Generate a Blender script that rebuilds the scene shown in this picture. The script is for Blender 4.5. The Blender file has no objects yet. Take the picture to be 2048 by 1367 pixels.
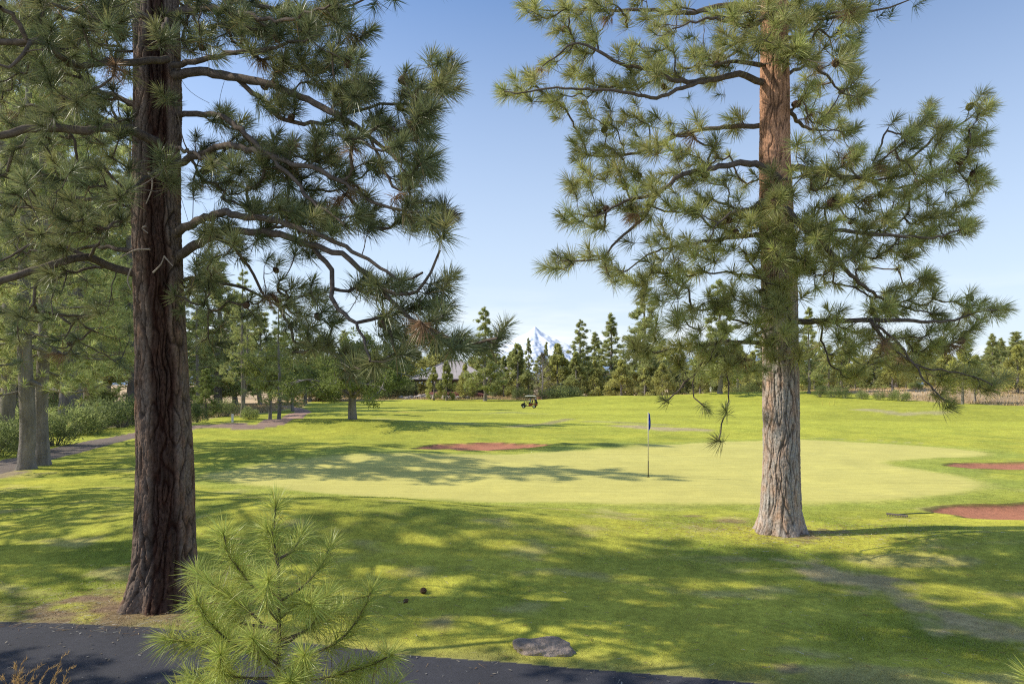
import bpy, bmesh, math, random
import numpy as np
from mathutils import Vector, Matrix, noise as mnoise

R = math.radians
rng = np.random.default_rng(7)
random.seed(7)
scene = bpy.context.scene
COL = scene.collection

# ------------------------------------------------------------------ camera model (for surveying the place)
F = 2048 * 24 / 36.0
HOR = 778.0
CAMZ = 3.0


def P(px, py, Y):
    return np.array([(px - 1024) / F * Y, Y, CAMZ - (py - HOR) / F * Y])


# ------------------------------------------------------------------ noise
def _h2(ix, iy, s):
    n = (ix.astype(np.int64) * 374761393 + iy.astype(np.int64) * 668265263 + s * 974711) & 0x7fffffff
    n = ((n ^ (n >> 13)) * 1274126177) & 0x7fffffff
    n = (n ^ (n >> 16)) & 0xffff
    return n / 65535.0


def vnoise(x, y, s=0):
    x = np.asarray(x, float); y = np.asarray(y, float)
    ix = np.floor(x); iy = np.floor(y)
    fx = x - ix; fy = y - iy
    fx = fx * fx * (3 - 2 * fx); fy = fy * fy * (3 - 2 * fy)
    a = _h2(ix, iy, s); b = _h2(ix + 1, iy, s); c = _h2(ix, iy + 1, s); d = _h2(ix + 1, iy + 1, s)
    return (a + (b - a) * fx) * (1 - fy) + (c + (d - c) * fx) * fy


def fbm(x, y, s=0, o=4):
    t = 0; a = .5; k = 1.0; n = 0
    for i in range(o):
        t = t + a * vnoise(x * k + i * 17.3, y * k - i * 9.1, s + i); n += a
        a *= .5; k *= 2.03
    return t / n


def sstep(a, b, x):
    t = np.clip((x - a) / (b - a), 0, 1)
    return t * t * (3 - 2 * t)


# ------------------------------------------------------------------ terrain height
def gau(x, y, cx, cy, sx, sy, h, rot=0.0):
    c, s = math.cos(rot), math.sin(rot)
    dx = (x - cx) * c + (y - cy) * s; dy = -(x - cx) * s + (y - cy) * c
    return h * np.exp(-.5 * ((dx / sx) ** 2 + (dy / sy) ** 2))


def hgt(x, y):
    x = np.asarray(x, float); y = np.asarray(y, float)
    z = gau(x, y, -3.6, 14.0, 4.4, 2.0, .66, -.05)
    z = z + gau(x, y, -10.5, 18.0, 3.2, 1.8, .32)
    z = z + gau(x, y, -8.5, 28.5, 5.0, 2.4, .62)
    z = z + gau(x, y, 4.6, 34.5, 2.6, 1.5, .34)
    z = z + gau(x, y, -15, 52, 9, 4.5, .75)
    z = z + gau(x, y, -14, 72, 9, 4.5, .55)
    z = z + gau(x, y, 17, 132, 12, 7, 1.15)
    z = z + gau(x, y, 42, 136, 9, 6, .8)
    z = z + gau(x, y, 52, 82, 13, 6, .75)
    z = z + gau(x, y, 58, 95, 20, 7, .45)
    z = z + gau(x, y, 11.5, 13.0, 3.6, 1.25, .34, .05)
    z = z + gau(x, y, 85, 134, 34, 17, 3.2)
    z = z + gau(x, y, 14, 60, 12, 7, .35)
    z = z + gau(x, y, -17, 188, 30, 14, 1.5)
    z = z + 0.012 * np.maximum(y - 175, 0)
    near = sstep(3.0, 11.5, y)
    z = z + near * ((fbm(x * .22, y * .22, 3, 3) - .5) * .22) * sstep(5, 12, y)
    z = z + (vnoise(x * 1.6, y * 1.6, 11) - .5) * .03 * near
    far = sstep(30, 70, y)
    z = z + far * (fbm(x * .05, y * .05, 21, 3) - .5) * .5
    # putting green is kept smooth, bunkers are hollows (below)
    for (cx, cy, sx, sy, sd, d, lip) in BUNK:
        u = (x - cx) / sx; v = (y - cy) / sy
        rr = np.hypot(u, v) / brad(np.arctan2(v, u), sd)
        z = z - d * sstep(1.0, .80, rr) * (1 - .5 * np.clip(v, -1, 1)) + lip * np.exp(-((rr - 1.07) / .075) ** 2)
    return z


def brad(a, sd):
    return 1 + .16 * np.sin(2 * a + sd) + .09 * np.sin(3 * a + 2 * sd) + .05 * np.sin(5 * a + sd) + .02 * np.sin(11 * a)


# centre, half sizes, outline seed, depth, lip
BUNK = [(-1.5, 35.4, 3.2, 3.3, 1.0, .17, .05), (21.4, 26.2, 3.9, 1.6, 2.2, .10, .05), (14.6, 16.1, 4.5, 1.7, .4, .09, .05), (-13.5, 84, 4.4, 3.6, 3.0, .05, .03)]


def G(px, py):
    """point where the sight line through a pixel meets the ground"""
    Y = np.geomspace(3, 420, 6000)
    X = (px - 1024) / F * Y; Z = CAMZ - (py - HOR) / F * Y
    hit = np.nonzero(Z <= hgt(X, Y))[0]
    i = hit[0] if len(hit) else len(Y) - 1
    return np.array([X[i], Y[i]])


def gp(pts):
    return np.array([G(a, b) for a, b in pts])


def ground(x, y):
    return float(hgt(np.array([x]), np.array([y]))[0])


# ------------------------------------------------------------------ mesh / object helpers
def mesh_np(name, V, Fc, col=None, smooth=False):
    V = np.asarray(V, np.float32); Fc = np.asarray(Fc, np.int32)
    me = bpy.data.meshes.new(name)
    k = Fc.shape[1]
    me.vertices.add(len(V)); me.vertices.foreach_set('co', V.ravel())
    me.loops.add(Fc.size); me.loops.foreach_set('vertex_index', Fc.ravel())
    me.polygons.add(len(Fc))
    me.polygons.foreach_set('loop_start', np.arange(0, Fc.size, k, dtype=np.int32))
    me.polygons.foreach_set('loop_total', np.full(len(Fc), k, np.int32))
    if smooth:
        me.polygons.foreach_set('use_smooth', np.ones(len(Fc), bool))
    me.update(calc_edges=True)
    if col is not None:
        at = me.color_attributes.new('col', 'FLOAT_COLOR', 'POINT')
        c = np.ones((len(V), 4), np.float32); c[:, :3] = col
        at.data.foreach_set('color', c.ravel())
    me.validate()
    return me


def obj(name, me, mat=None, parent=None):
    o = bpy.data.objects.new(name, me)
    COL.objects.link(o)
    if mat is not None and len(me.materials) == 0:
        me.materials.append(mat)
    if parent is not None:
        o.parent = parent
    return o


def tag(o, label, cat, group=None, kind=None):
    if label: o['label'] = label
    if cat: o['category'] = cat
    if group: o['group'] = group
    if kind: o['kind'] = kind
    return o


def thing(name, label, cat, loc=(0, 0, 0), rz=0.0, group=None):
    o = bpy.data.objects.new(name, None); COL.objects.link(o)
    o.empty_display_size = .2
    o.location = loc; o.rotation_euler = (0, 0, rz)
    return tag(o, label, cat, group)


class MB:
    """collects shapes into one mesh"""
    def __init__(s):
        s.v = []; s.f = []

    def add(s, v, f):
        n = len(s.v); s.v += [tuple(p) for p in v]; s.f += [tuple(i + n for i in q) for q in f]

    def box(s, c, d, rot=None, bev=0.0):
        bm = bmesh.new(); bmesh.ops.create_cube(bm, size=1)
        bmesh.ops.scale(bm, vec=d, verts=bm.verts)
        if bev: bmesh.ops.bevel(bm, geom=bm.edges[:], offset=bev, segments=2, affect='EDGES')
        if rot is not None: bmesh.ops.rotate(bm, matrix=rot, verts=bm.verts)
        bmesh.ops.translate(bm, vec=c, verts=bm.verts)
        s.bm(bm)

    def bm(s, bm):
        bm.verts.index_update()
        s.add([v.co[:] for v in bm.verts], [[v.index for v in f.verts] for f in bm.faces]); bm.free()

    def tube(s, pts, rad, n=8, cap=True):
        v, f = tube(pts, rad, n)
        m = len(s.v); s.add(v, f)
        if cap:
            k = len(pts)
            s.f.append(tuple(m + i for i in range(n))[::-1]); s.f.append(tuple(m + (k - 1) * n + i for i in range(n)))

    def cyl(s, a, b, r, n=16):
        s.tube([a, b], [r, r], n)

    def prism(s, prof, axis_len, y0):
        """extrude an x-z profile along y"""
        n = len(prof)
        v = [(x, y0, z) for x, z in prof] + [(x, y0 + axis_len, z) for x, z in prof]
        f = [tuple(range(n)), tuple(range(2 * n - 1, n - 1, -1))]
        f += [(i, i + n, (i + 1) % n + n, (i + 1) % n) for i in range(n)]
        s.add(v, f)

    def build(s, name, mat, parent=None, smooth=False):
        me = bpy.data.meshes.new(name); me.from_pydata(s.v, [], s.f); me.update()
        bm = bmesh.new(); bm.from_mesh(me); bmesh.ops.recalc_face_normals(bm, faces=bm.faces); bm.to_mesh(me); bm.free()
        if smooth:
            for p in me.polygons: p.use_smooth = True
        return obj(name, me, mat, parent)


def tube(pts, rad, n=6):
    pts = np.asarray(pts, float); k = len(pts)
    tg = np.gradient(pts, axis=0)
    tg /= np.linalg.norm(tg, axis=1)[:, None] + 1e-9
    ref = np.array([.3, .2, 1.0]) if abs(tg[0][2]) < .8 else np.array([1.0, .2, .1])
    a = np.cross(tg, ref); a /= np.linalg.norm(a, axis=1)[:, None] + 1e-9
    b = np.cross(tg, a)
    an = np.arange(n) * 2 * math.pi / n
    r = np.asarray(rad)[:, None, None]
    V = pts[:, None, :] + r * (np.cos(an)[None, :, None] * a[:, None, :] + np.sin(an)[None, :, None] * b[:, None, :])
    i = np.arange(k - 1)[:, None] * n; j = np.arange(n)[None, :]; j2 = (j + 1) % n
    Fq = np.stack([i + j, i + j2, i + n + j2, i + n + j], -1).reshape(-1, 4)
    return V.reshape(-1, 3), Fq


def spline(pts, step):
    pts = np.asarray(pts, float)
    if len(pts) < 2: return pts
    q = np.vstack([2 * pts[0] - pts[1], pts, 2 * pts[-1] - pts[-2]])
    out = []
    for i in range(1, len(q) - 2):
        n = max(2, int(np.linalg.norm(q[i + 1] - q[i]) / step))
        t = np.arange(n)[:, None] / n
        p0, p1, p2, p3 = q[i - 1], q[i], q[i + 1], q[i + 2]
        out.append(.5 * ((2 * p1) + (-p0 + p2) * t + (2 * p0 - 5 * p1 + 4 * p2 - p3) * t ** 2 + (-p0 + 3 * p1 - 3 * p2 + p3) * t ** 3))
    out.append(pts[-1:])
    return np.vstack(out)


# ------------------------------------------------------------------ materials
def mat_new(name):
    m = bpy.data.materials.new(name); m.use_nodes = True
    nt = m.node_tree; nt.nodes.clear()
    return m, nt


def N(nt, t, **kw):
    n = nt.nodes.new(t)
    for k, v in kw.items():
        if k.startswith('i_'):
            n.inputs[k[2:].replace('_', ' ')].default_value = v
        else:
            setattr(n, k, v)
    return n


def math_n(nt, op, a, b):
    n = nt.nodes.new('ShaderNodeMath'); n.operation = op
    for i, v in enumerate((a, b)):
        if isinstance(v, (int, float)): n.inputs[i].default_value = v
        else: nt.links.new(v, n.inputs[i])
    return n.outputs[0]


def mul_col(nt, col, fac_socket):
    n = nt.nodes.new('ShaderNodeMix'); n.data_type = 'RGBA'; n.blend_type = 'MULTIPLY'
    n.inputs[0].default_value = 1.0
    nt.links.new(col, n.inputs[6]); nt.links.new(fac_socket, n.inputs[7])
    return n.outputs[2]


def noise_fac(nt, scale, lo, hi, detail=4, coord='Object', stretch=None, rough=.6):
    tc = N(nt, 'ShaderNodeTexCoord')
    src = tc.outputs[coord]
    if stretch:
        mp = N(nt, 'ShaderNodeMapping'); mp.inputs['Scale'].default_value = stretch
        nt.links.new(src, mp.inputs[0]); src = mp.outputs[0]
    nz = N(nt, 'ShaderNodeTexNoise'); nz.inputs['Scale'].default_value = scale
    nz.inputs['Detail'].default_value = detail; nz.inputs['Roughness'].default_value = rough
    nt.links.new(src, nz.inputs['Vector'])
    mr = N(nt, 'ShaderNodeMapRange'); mr.inputs[1].default_value = .28; mr.inputs[2].default_value = .72
    mr.inputs[3].default_value = lo; mr.inputs[4].default_value = hi
    nt.links.new(nz.outputs['Fac'], mr.inputs[0])
    return mr.outputs[0], nz.outputs['Fac']


def mat_std(name, color=None, rough=.8, noises=(), bump=None, spec=.3, metal=0.0, translucent=0.0, attr=None, coat=0.0):
    """base colour (or colour attribute) times a few noises, with optional bump and translucency"""
    m, nt = mat_new(name)
    out = N(nt, 'ShaderNodeOutputMaterial')
    b = N(nt, 'ShaderNodeBsdfPrincipled')
    b.inputs['Roughness'].default_value = rough; b.inputs['Metallic'].default_value = metal
    b.inputs['Specular IOR Level'].default_value = spec
    if coat: b.inputs['Coat Weight'].default_value = coat
    if attr:
        c = N(nt, 'ShaderNodeAttribute', attribute_name=attr).outputs['Color']
    else:
        rgb = N(nt, 'ShaderNodeRGB'); rgb.outputs[0].default_value = (*color, 1); c = rgb.outputs[0]
    for nz in noises:
        f, _ = noise_fac(nt, *nz[:3], **(nz[3] if len(nz) > 3 else {}))
        c = mul_col(nt, c, f)
    nt.links.new(c, b.inputs['Base Color'])
    if bump:
        for i, (sc, st, dist) in enumerate(bump):
            _, raw = noise_fac(nt, sc, 0, 1, detail=5)
            bp = N(nt, 'ShaderNodeBump'); bp.inputs['Strength'].default_value = st; bp.inputs['Distance'].default_value = dist
            nt.links.new(raw, bp.inputs['Height'])
            if i: nt.links.new(prev, bp.inputs['Normal'])
            prev = bp.outputs[0]
        nt.links.new(prev, b.inputs['Normal'])
    if translucent:
        tr = N(nt, 'ShaderNodeBsdfTranslucent'); nt.links.new(c, tr.inputs[0])
        mx = N(nt, 'ShaderNodeMixShader'); mx.inputs[0].default_value = translucent
        nt.links.new(b.outputs[0], mx.inputs[1]); nt.links.new(tr.outputs[0], mx.inputs[2])
        nt.links.new(mx.outputs[0], out.inputs[0])
    else:
        nt.links.new(b.outputs[0], out.inputs[0])
    return m


M = {}
M['grass'] = mat_std('mown_grass', attr='col', rough=.95, spec=.1,
                     noises=[(.35, .84, 1.12), (2.2, .78, 1.18), (9, .76, 1.22), (90, .60, 1.38)],
                     bump=[(60, .55, .03), (6, .35, .05)])
M['green'] = mat_std('green_turf', attr='col', rough=.9, spec=.15,
                     noises=[(.3, .92, 1.07), (1.2, .88, 1.08, dict(stretch=(.3, 2.4, 1))), (5, .93, 1.06), (70, .88, 1.12)],
                     bump=[(120, .25, .01)])
M['dry'] = mat_std('dry_meadow', attr='col', rough=1, spec=.05, noises=[(.25, .75, 1.2), (3, .7, 1.25)], bump=[(8, .8, .1)])
M['cinder'] = mat_std('red_cinder_sand', attr='col', rough=1, spec=.1,
                      noises=[(.8, .86, 1.12), (9, .86, 1.14), (120, .7, 1.3)], bump=[(90, .6, .02), (5, .5, .06)])
M['asphalt'] = mat_std('asphalt', attr='col', rough=.9, spec=.3,
                       noises=[(1.2, .85, 1.15), (12, .9, 1.1), (220, .45, 1.55)], bump=[(180, .7, .008), (3, .2, .02)])
M['blade'] = mat_std('grass_blades', attr='col', rough=.6, spec=.25, translucent=.4)
M['needle'] = mat_std('pine_needles', attr='col', rough=.42, spec=.45, translucent=.38)
M['leaf'] = mat_std('tree_foliage', attr='col', rough=.6, spec=.25, translucent=.5)
M['bark'] = mat_std('pine_bark', attr='col', rough=.95, spec=.12, noises=[(30, .72, 1.25), (8, .8, 1.15, dict(stretch=(1, 1, .35)))],
                    bump=[(70, .7, .012), (18, .5, .03)])
M['twig'] = mat_std('branch_bark', color=(.145, .112, .088), rough=.95, spec=.1, noises=[(12, .6, 1.35), (60, .7, 1.2)], bump=[(60, .7, .01)])
M['bark_far'] = mat_std('woodland_bark', color=(.245, .215, .19), rough=.95, spec=.1, noises=[(5, .6, 1.3, dict(stretch=(1, 1, .2))), (1.2, .8, 1.2)], bump=[(8, .8, .06)])
M['deadwood'] = mat_std('bleached_dead_wood', color=(.42, .34, .27), rough=.9, noises=[(30, .7, 1.2)])
M['cone'] = mat_std('pine_cone_scales', attr='col', rough=.8, spec=.2)
M['rock'] = mat_std('lichen_rock', color=(.36, .28, .225), rough=.95, spec=.15, noises=[(3, .7, 1.2), (14, .75, 1.2), (60, .8, 1.15)], bump=[(14, .8, .05), (60, .5, .01)])
M['boulder'] = mat_std('pale_boulder', color=(.42, .36, .31), rough=.95, noises=[(1.5, .7, 1.15), (6, .8, 1.15)], bump=[(4, .8, .1)])


# ------------------------------------------------------------------ zones of the ground
GREEN = gp([(395, 953), (440, 943), (520, 930), (610, 917), (700, 908), (820, 906), (960, 909), (1060, 906), (1130, 901), (1290, 894), (1400, 883),
            (1560, 880), (1700, 883), (1850, 892), (1940, 900), (1985, 908), (1930, 914), (1830, 918), (1762, 923), (1790, 932),
            (1870, 944), (1940, 956), (1970, 968), (1930, 984), (1800, 997), (1680, 1004), (1560, 1006), (1400, 1007), (1200, 1007),
            (1000, 1003), (860, 998), (700, 990), (560, 976), (450, 962)])


def smooth_poly(poly, it=2):
    for _ in range(it):
        n = np.roll(poly, -1, axis=0)
        poly = np.stack([poly * .75 + n * .25, poly * .25 + n * .75], 1).reshape(-1, 2)
    return poly


GREEN = smooth_poly(GREEN, 1)
_cl = gp([(-900, 1150), (0, 933), (120, 904), (230, 877), (320, 862), (400, 853)])
_cl2 = gp([(470, 851), (540, 849), (585, 836), (606, 824), (590, 816), (560, 812)])
_cl = np.vstack([_cl, _cl2])
_clS = spline(np.c_[_cl, np.zeros(len(_cl))], 1.5)[:, :2]
PATHFAR = gp([(-900, 1190), (-400, 1208), (0, 1241), (300, 1252), (430, 1264), (800, 1306), (1150, 1334), (1500, 1363)])
PATHFAR = np.vstack([PATHFAR, [[5.5, 6.35], [14, 5.0], [40, 2.0]]])
PATHFAR = np.vstack([[[-40, PATHFAR[0][1] + .4]], PATHFAR])


def bpoly(cx, cy, sx, sy, sd, d, lip, n=72):
    a = np.arange(n) * 2 * math.pi / n
    r = brad(a, sd)
    return np.c_[cx + sx * r * np.cos(a), cy + sy * r * np.sin(a)]


BPOLY = [bpoly(*b) for b in BUNK]


def inpoly(x, y, poly):
    r = np.zeros(x.shape, bool)
    b = np.roll(poly, -1, axis=0)
    for (x0, y0), (x1, y1) in zip(poly, b):
        c = ((y0 > y) != (y1 > y)) & (x < (x1 - x0) * (y - y0) / (y1 - y0 + 1e-12) + x0)
        r ^= c
    return r


def segdist(x, y, pts, closed=False):
    d = np.full(x.shape, 1e9)
    b = np.roll(pts, -1, axis=0) if closed else pts[1:]
    for (x0, y0), (x1, y1) in zip(pts, b):
        dx, dy = x1 - x0, y1 - y0
        t = np.clip(((x - x0) * dx + (y - y0) * dy) / (dx * dx + dy * dy + 1e-12), 0, 1)
        d = np.minimum(d, np.hypot(x - x0 - t * dx, y - y0 - t * dy))
    return d


def sdist(x, y, poly):
    """signed, negative inside"""
    d = segdist(x, y, poly, True)
    return np.where(inpoly(x, y, poly), -d, d)


# far edge of the mown fairway, in world metres (x, y)
EDGE = np.array([[-300, 20], [-80, 26], [-40, 33], [-31, 45], [-30, 62], [-31, 80], [-34, 110], [-42, 140], [-48, 160], [-30, 168], [-14, 166], [-5, 168], [8, 160],
                 [22, 147], [34, 138], [44, 146], [60, 140], [66, 112], [72, 96], [78, 92], [95, 88], [110, 92], [130, 90], [400, 80]])


def edge_y(x):
    return np.interp(x, EDGE[:, 0], EDGE[:, 1])


def edge_out(x, y):
    """positive outside the mown ground"""
    e = EDGE
    poly = np.vstack([e, [[400, -60], [-300, -60]]])
    return sdist(x, y, poly)


def path_y(x):
    return np.interp(x, PATHFAR[:, 0], PATHFAR[:, 1])


LT = np.array([(326 - 1024) / F * 9.55, 9.55])       # foot of the big left pine
RT = np.array([(1560 - 1024) / F * 13.75, 13.75])    # foot of the right pine


def zones(x, y):
    """0 lawn 1 green 2 bunker 3 asphalt path 4 red path 5 dry meadow; and albedo"""
    z = np.zeros(x.shape, int)
    n1 = fbm(x * .6, y * .6, 31, 4) - .5
    n2 = fbm(x * 3.1, y * 3.1, 41, 3) - .5
    eo = edge_out(x, y)
    lawn = np.array([.525, .500, .070]); rough = np.array([.270, .315, .050]); fair = np.array([.455, .460, .062])
    tan = np.array([.66, .48, .29]); soil = np.array([.27, .175, .115])
    c = np.empty(x.shape + (3,))
    far = sstep(17, 60, y)
    c[:] = rough
    c = c + (lawn - c) * np.clip(.62 + n1 * 2.4, 0, 1)[..., None]
    dry1 = sstep(.60, .78, fbm(x * .8 + 40, y * 1.3, 33, 4)) * (1 - sstep(17, 40, y))
    c = c + (np.array([.50, .42, .17]) - c) * (dry1 * .6)[..., None]
    fw = sstep(.35, .65, fbm(x * .045 + 3, y * .07, 51, 3)) * far
    c = c * (1 - far[..., None] * .8) + (fair * (.84 + .24 * fw[..., None])) * far[..., None] * .8

    def lay(m, colr):
        nonlocal c
        c = c * (1 - m[..., None]) + np.asarray(colr) * m[..., None]
    # mowing bands and tan scuffed strips
    for (poly, w, col, a) in STRIPS:
        d = segdist(x, y, poly)
        lay(a * sstep(w, w * .25, d + n1 * w * .9), col)
    # darker, longer grass round the left bunker mound
    lay(.75 * sstep(1.1, .3, ((x - 4.4) / 4.4) ** 2 + ((y - 34.3) / 1.6) ** 2 + n1), (.150, .200, .040))
    lay(.5 * sstep(1.2, .3, ((x - 15) / 6) ** 2 + ((y - 25.5) / 2.4) ** 2 + n1), (.19, .25, .05))
    # dry trail through the lawn on the right, soil at the pine feet
    d = segdist(x, y, TRAIL)
    lay(.85 * sstep(.62, .0, d + n1 * 1.6 + n2 * .9), (.52, .40, .21))
    for (cx, cy, r, cc) in SOIL:
        d = np.hypot(x - cx, (y - cy))
        lay(sstep(r, r * .35, d + n1 * r * 1.5 + n2 * (.9 if r > .5 else .45)) * (.9 if r > .6 else .7), cc)
    # worn, thin turf near the path
    dp = y - path_y(x)
    lay(.55 * sstep(.9, .0, dp + n1 * 1.3) * (y > 2), (.20, .17, .10))
    # fringe and green
    sg = sdist(x, y, GREEN)
    lay(.7 * sstep(2.0, .8, sg + n1), (.36, .40, .075))
    lay(sstep(.55, -.45, sg + n2 * .5), np.array([.600, .535, .150]))
    z[sg < 0] = 1
    # dry meadow
    lay(sstep(-.6, .9, eo + n1 * 3), tan)
    mead = sstep(.42, .62, fbm(x * .06, y * .06, 61, 3))
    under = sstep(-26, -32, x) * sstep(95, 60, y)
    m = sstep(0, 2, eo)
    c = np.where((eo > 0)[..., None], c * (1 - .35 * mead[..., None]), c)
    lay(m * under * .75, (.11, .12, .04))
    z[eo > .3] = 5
    # bunkers
    for bp in BPOLY:
        sb = sdist(x, y, bp) + n2 * .10
        lay(sstep(.06, -.04, sb), (.46, .195, .115))
        lay(.7 * sstep(.20, .04, np.abs(sb - .05)), (.10, .065, .035))
        z[sb < 0] = 2
    # red cinder path
    dc = segdist(x, y, _clS) - 1.05 + n2 * .12
    far_t = sstep(36, 60, y)
    pc = np.array([.19, .155, .135])[None] * (1 - far_t[..., None]) + np.array([.43, .27, .20])[None] * far_t[..., None]
    m = sstep(.08, -.05, dc)
    c = c * (1 - m[..., None]) + pc * m[..., None]
    z[dc < 0] = 4
    # asphalt path in front
    sp = dp + .004
    ins = (sp < 0) & (sp > -2.7)
    lay(np.where(ins, 1.0, 0.0), (.050, .049, .058))
    lay(np.where(sp < -2.7, .6, 0.0), (.22, .19, .09))
    z[ins] = 3
    return z, c


STRIPS = [(gp([(1250, 852), (1330, 857), (1400, 859)]), 1.6, (.47, .36, .22), .85),
          (gp([(1020, 853), (1080, 848), (1140, 838)]), 1.0, (.36, .30, .15), .8),
          (gp([(1180, 842), (1260, 846), (1330, 850)]), 1.6, (.36, .33, .13), .7),
          (gp([(760, 838), (860, 843), (930, 846)]), 2.2, (.36, .32, .13), .55),
          (gp([(1720, 818), (1800, 828), (1880, 824)]), 1.8, (.45, .38, .20), .8),
          (gp([(1600, 874), (1750, 879), (1850, 886)]), .25, (.40, .37, .17), .6),
          (gp([(960, 826), (1020, 823), (1090, 827)]), 1.6, (.30, .30, .11), .6)]
TRAIL = gp([(1660, 1150), (1760, 1165), (1850, 1205), (1960, 1240), (2080, 1275), (2300, 1330)])
SOIL = [(LT[0] - .2, LT[1] - .55, 1.35, (.27, .175, .115)), (LT[0] - 1.0, LT[1] - .5, .7, (.27, .18, .12)), (RT[0] + .1, RT[1] - .25, .95, (.25, .17, .11)), (RT[0] + .9, RT[1] + .1, .6, (.23, .15, .10)),
        (*G(1455, 1040), .35, (.32, .2, .12)), (*G(1385, 1030), .3, (.30, .2, .12)), (*G(10, 948), 1.4, (.36, .27, .18)), (*G(1580, 1342), .25, (.3, .21, .14)), (*G(880, 1245), .45, (.30, .23, .14))]


def make_terrain():
    # rows in depth, columns fanning out, so that far cells grow with distance
    ys = [-4.0]
    while ys[-1] < 900:
        Y = max(ys[-1], 2.0)
        ys.append(ys[-1] + min(max(.035, Y * Y / 4095 * 1.5), 1.1 + max(0, Y - 60) * .012))
    ys = np.array(ys)
    r = np.concatenate([-np.geomspace(7, .86, 50)[:-1], np.linspace(-.86, .86, 1120), np.geomspace(.86, 7, 50)[1:]])
    Yg, Rg = np.meshgrid(ys, r, indexing='ij')
    Xg = Rg * (Yg + 4.6)
    dyr = np.gradient(ys)[:, None] * .5
    py_ = path_y(Xg)
    for e in (py_, py_ - 2.7):
        near = (np.abs(Yg - e) <= dyr * 1.02) & (Yg > 2)
        Yg = np.where(near, e, Yg)
    Zg = hgt(Xg, Yg)
    zo, c = zones(Xg, Yg)
    nr, nc = Xg.shape
    V = np.stack([Xg, Yg, Zg], -1).reshape(-1, 3); Cc = c.reshape(-1, 3)
    i = np.arange(nr - 1)[:, None] * nc; j = np.arange(nc - 1)[None, :]
    Fq = np.stack([i + j, i + j + 1, i + nc + j + 1, i + nc + j], -1).reshape(-1, 4)
    xc = V[Fq, 0].mean(1); yc = V[Fq, 1].mean(1)
    zc = zones(xc, yc)[0]

    def sub(sel, name, mat):
        f = Fq[sel]
        used, inv = np.unique(f, return_inverse=True)
        me = mesh_np(name, V[used], inv.reshape(f.shape), Cc[used], True)
        o = obj(name, me, mat)
        tag(o, None, None, kind='structure')
        return o
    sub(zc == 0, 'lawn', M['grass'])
    sub(zc == 1, 'putting_green', M['green'])
    sub(zc == 3, 'asphalt_path', M['asphalt'])
    sub(zc == 4, 'cinder_path', M['cinder'])
    sub(zc == 5, 'dry_meadow', M['dry'])
    bz = zc == 2
    for k, bp in enumerate(BPOLY):
        cx, cy = bp.mean(0)
        sub(bz & (np.hypot(xc - cx, yc - cy) < 9), 'bunker', M['cinder'])


make_terrain()


# ------------------------------------------------------------------ needles, tufts, trees
def unit(v):
    return v / (np.linalg.norm(v, axis=-1, keepdims=True) + 1e-9)


def blades(Pb, D, L, W, sag, col, seg2=True):
    """thin tapered blades; returns verts, tris, colours"""
    n = len(Pb)
    rv = unit(rng.normal(size=(n, 3)))
    side = unit(np.cross(D, rv)) * (W * .5)[:, None]
    dn = np.zeros((n, 3)); dn[:, 2] = -1
    tip = Pb + D * L[:, None] + dn * (sag * L)[:, None]
    if not seg2:
        V = np.stack([Pb - side, Pb + side, tip], 1).reshape(-1, 3)
        Fc = np.arange(3 * n).reshape(-1, 3)
        return V, Fc, np.repeat(col, 3, axis=0)
    mid = Pb + D * (L * .55)[:, None] + dn * (sag * L * .3)[:, None]
    V = np.stack([Pb - side * .8, Pb + side * .8, mid - side, mid + side, tip], 1).reshape(-1, 3)
    b = np.arange(n)[:, None] * 5
    Fc = np.stack([b + [[0, 1, 3]], b + [[0, 3, 2]], b + [[2, 3, 4]]], 1).reshape(-1, 3)
    return V, Fc, np.repeat(col, 5, axis=0)


def tuft_mesh(pos, dr, n_per, nlen, nw, shoot, col, seg2=True, sagk=.12, dead=None):
    T = len(pos)
    k = n_per
    p = np.repeat(pos, k, 0); d = np.repeat(dr, k, 0); cl = np.repeat(col, k, 0)
    L0 = np.repeat(nlen, k) if np.ndim(nlen) else np.full(T * k, nlen)
    n = len(p)
    t = rng.random(n) ** .8
    sh = np.repeat(shoot, k) if np.ndim(shoot) else np.full(n, shoot)
    base = p - d * (sh * (1 - t))[:, None]
    th = np.radians(88 - 66 * t + rng.normal(0, 15, n))
    rd = unit(np.cross(d, unit(rng.normal(size=(n, 3)))))
    D = d * np.cos(th)[:, None] + rd * np.sin(th)[:, None]
    L = L0 * rng.uniform(.72, 1.08, n)
    W = np.full(n, nw) * rng.uniform(.8, 1.2, n)
    sag = sagk * rng.uniform(.3, 1.6, n)
    cl = cl * rng.uniform(.75, 1.25, (n, 1)) * (1 + rng.normal(0, .05, (n, 3)))
    old = (t < .12) & (rng.random(n) < .30)
    cl[old] = np.array([.26, .17, .075]) * rng.uniform(.7, 1.2, (old.sum(), 1))
    D[old, 2] -= .5; D = unit(D)
    if dead is not None:
        dd = np.repeat(dead, k)
        cl[dd] = np.array([.34, .21, .115]) * rng.uniform(.7, 1.25, (dd.sum(), 1))
        D[dd, 2] -= .8; D = unit(D)
    return blades(base, D, L, W, sag, np.clip(cl, .004, 1), seg2)


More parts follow.
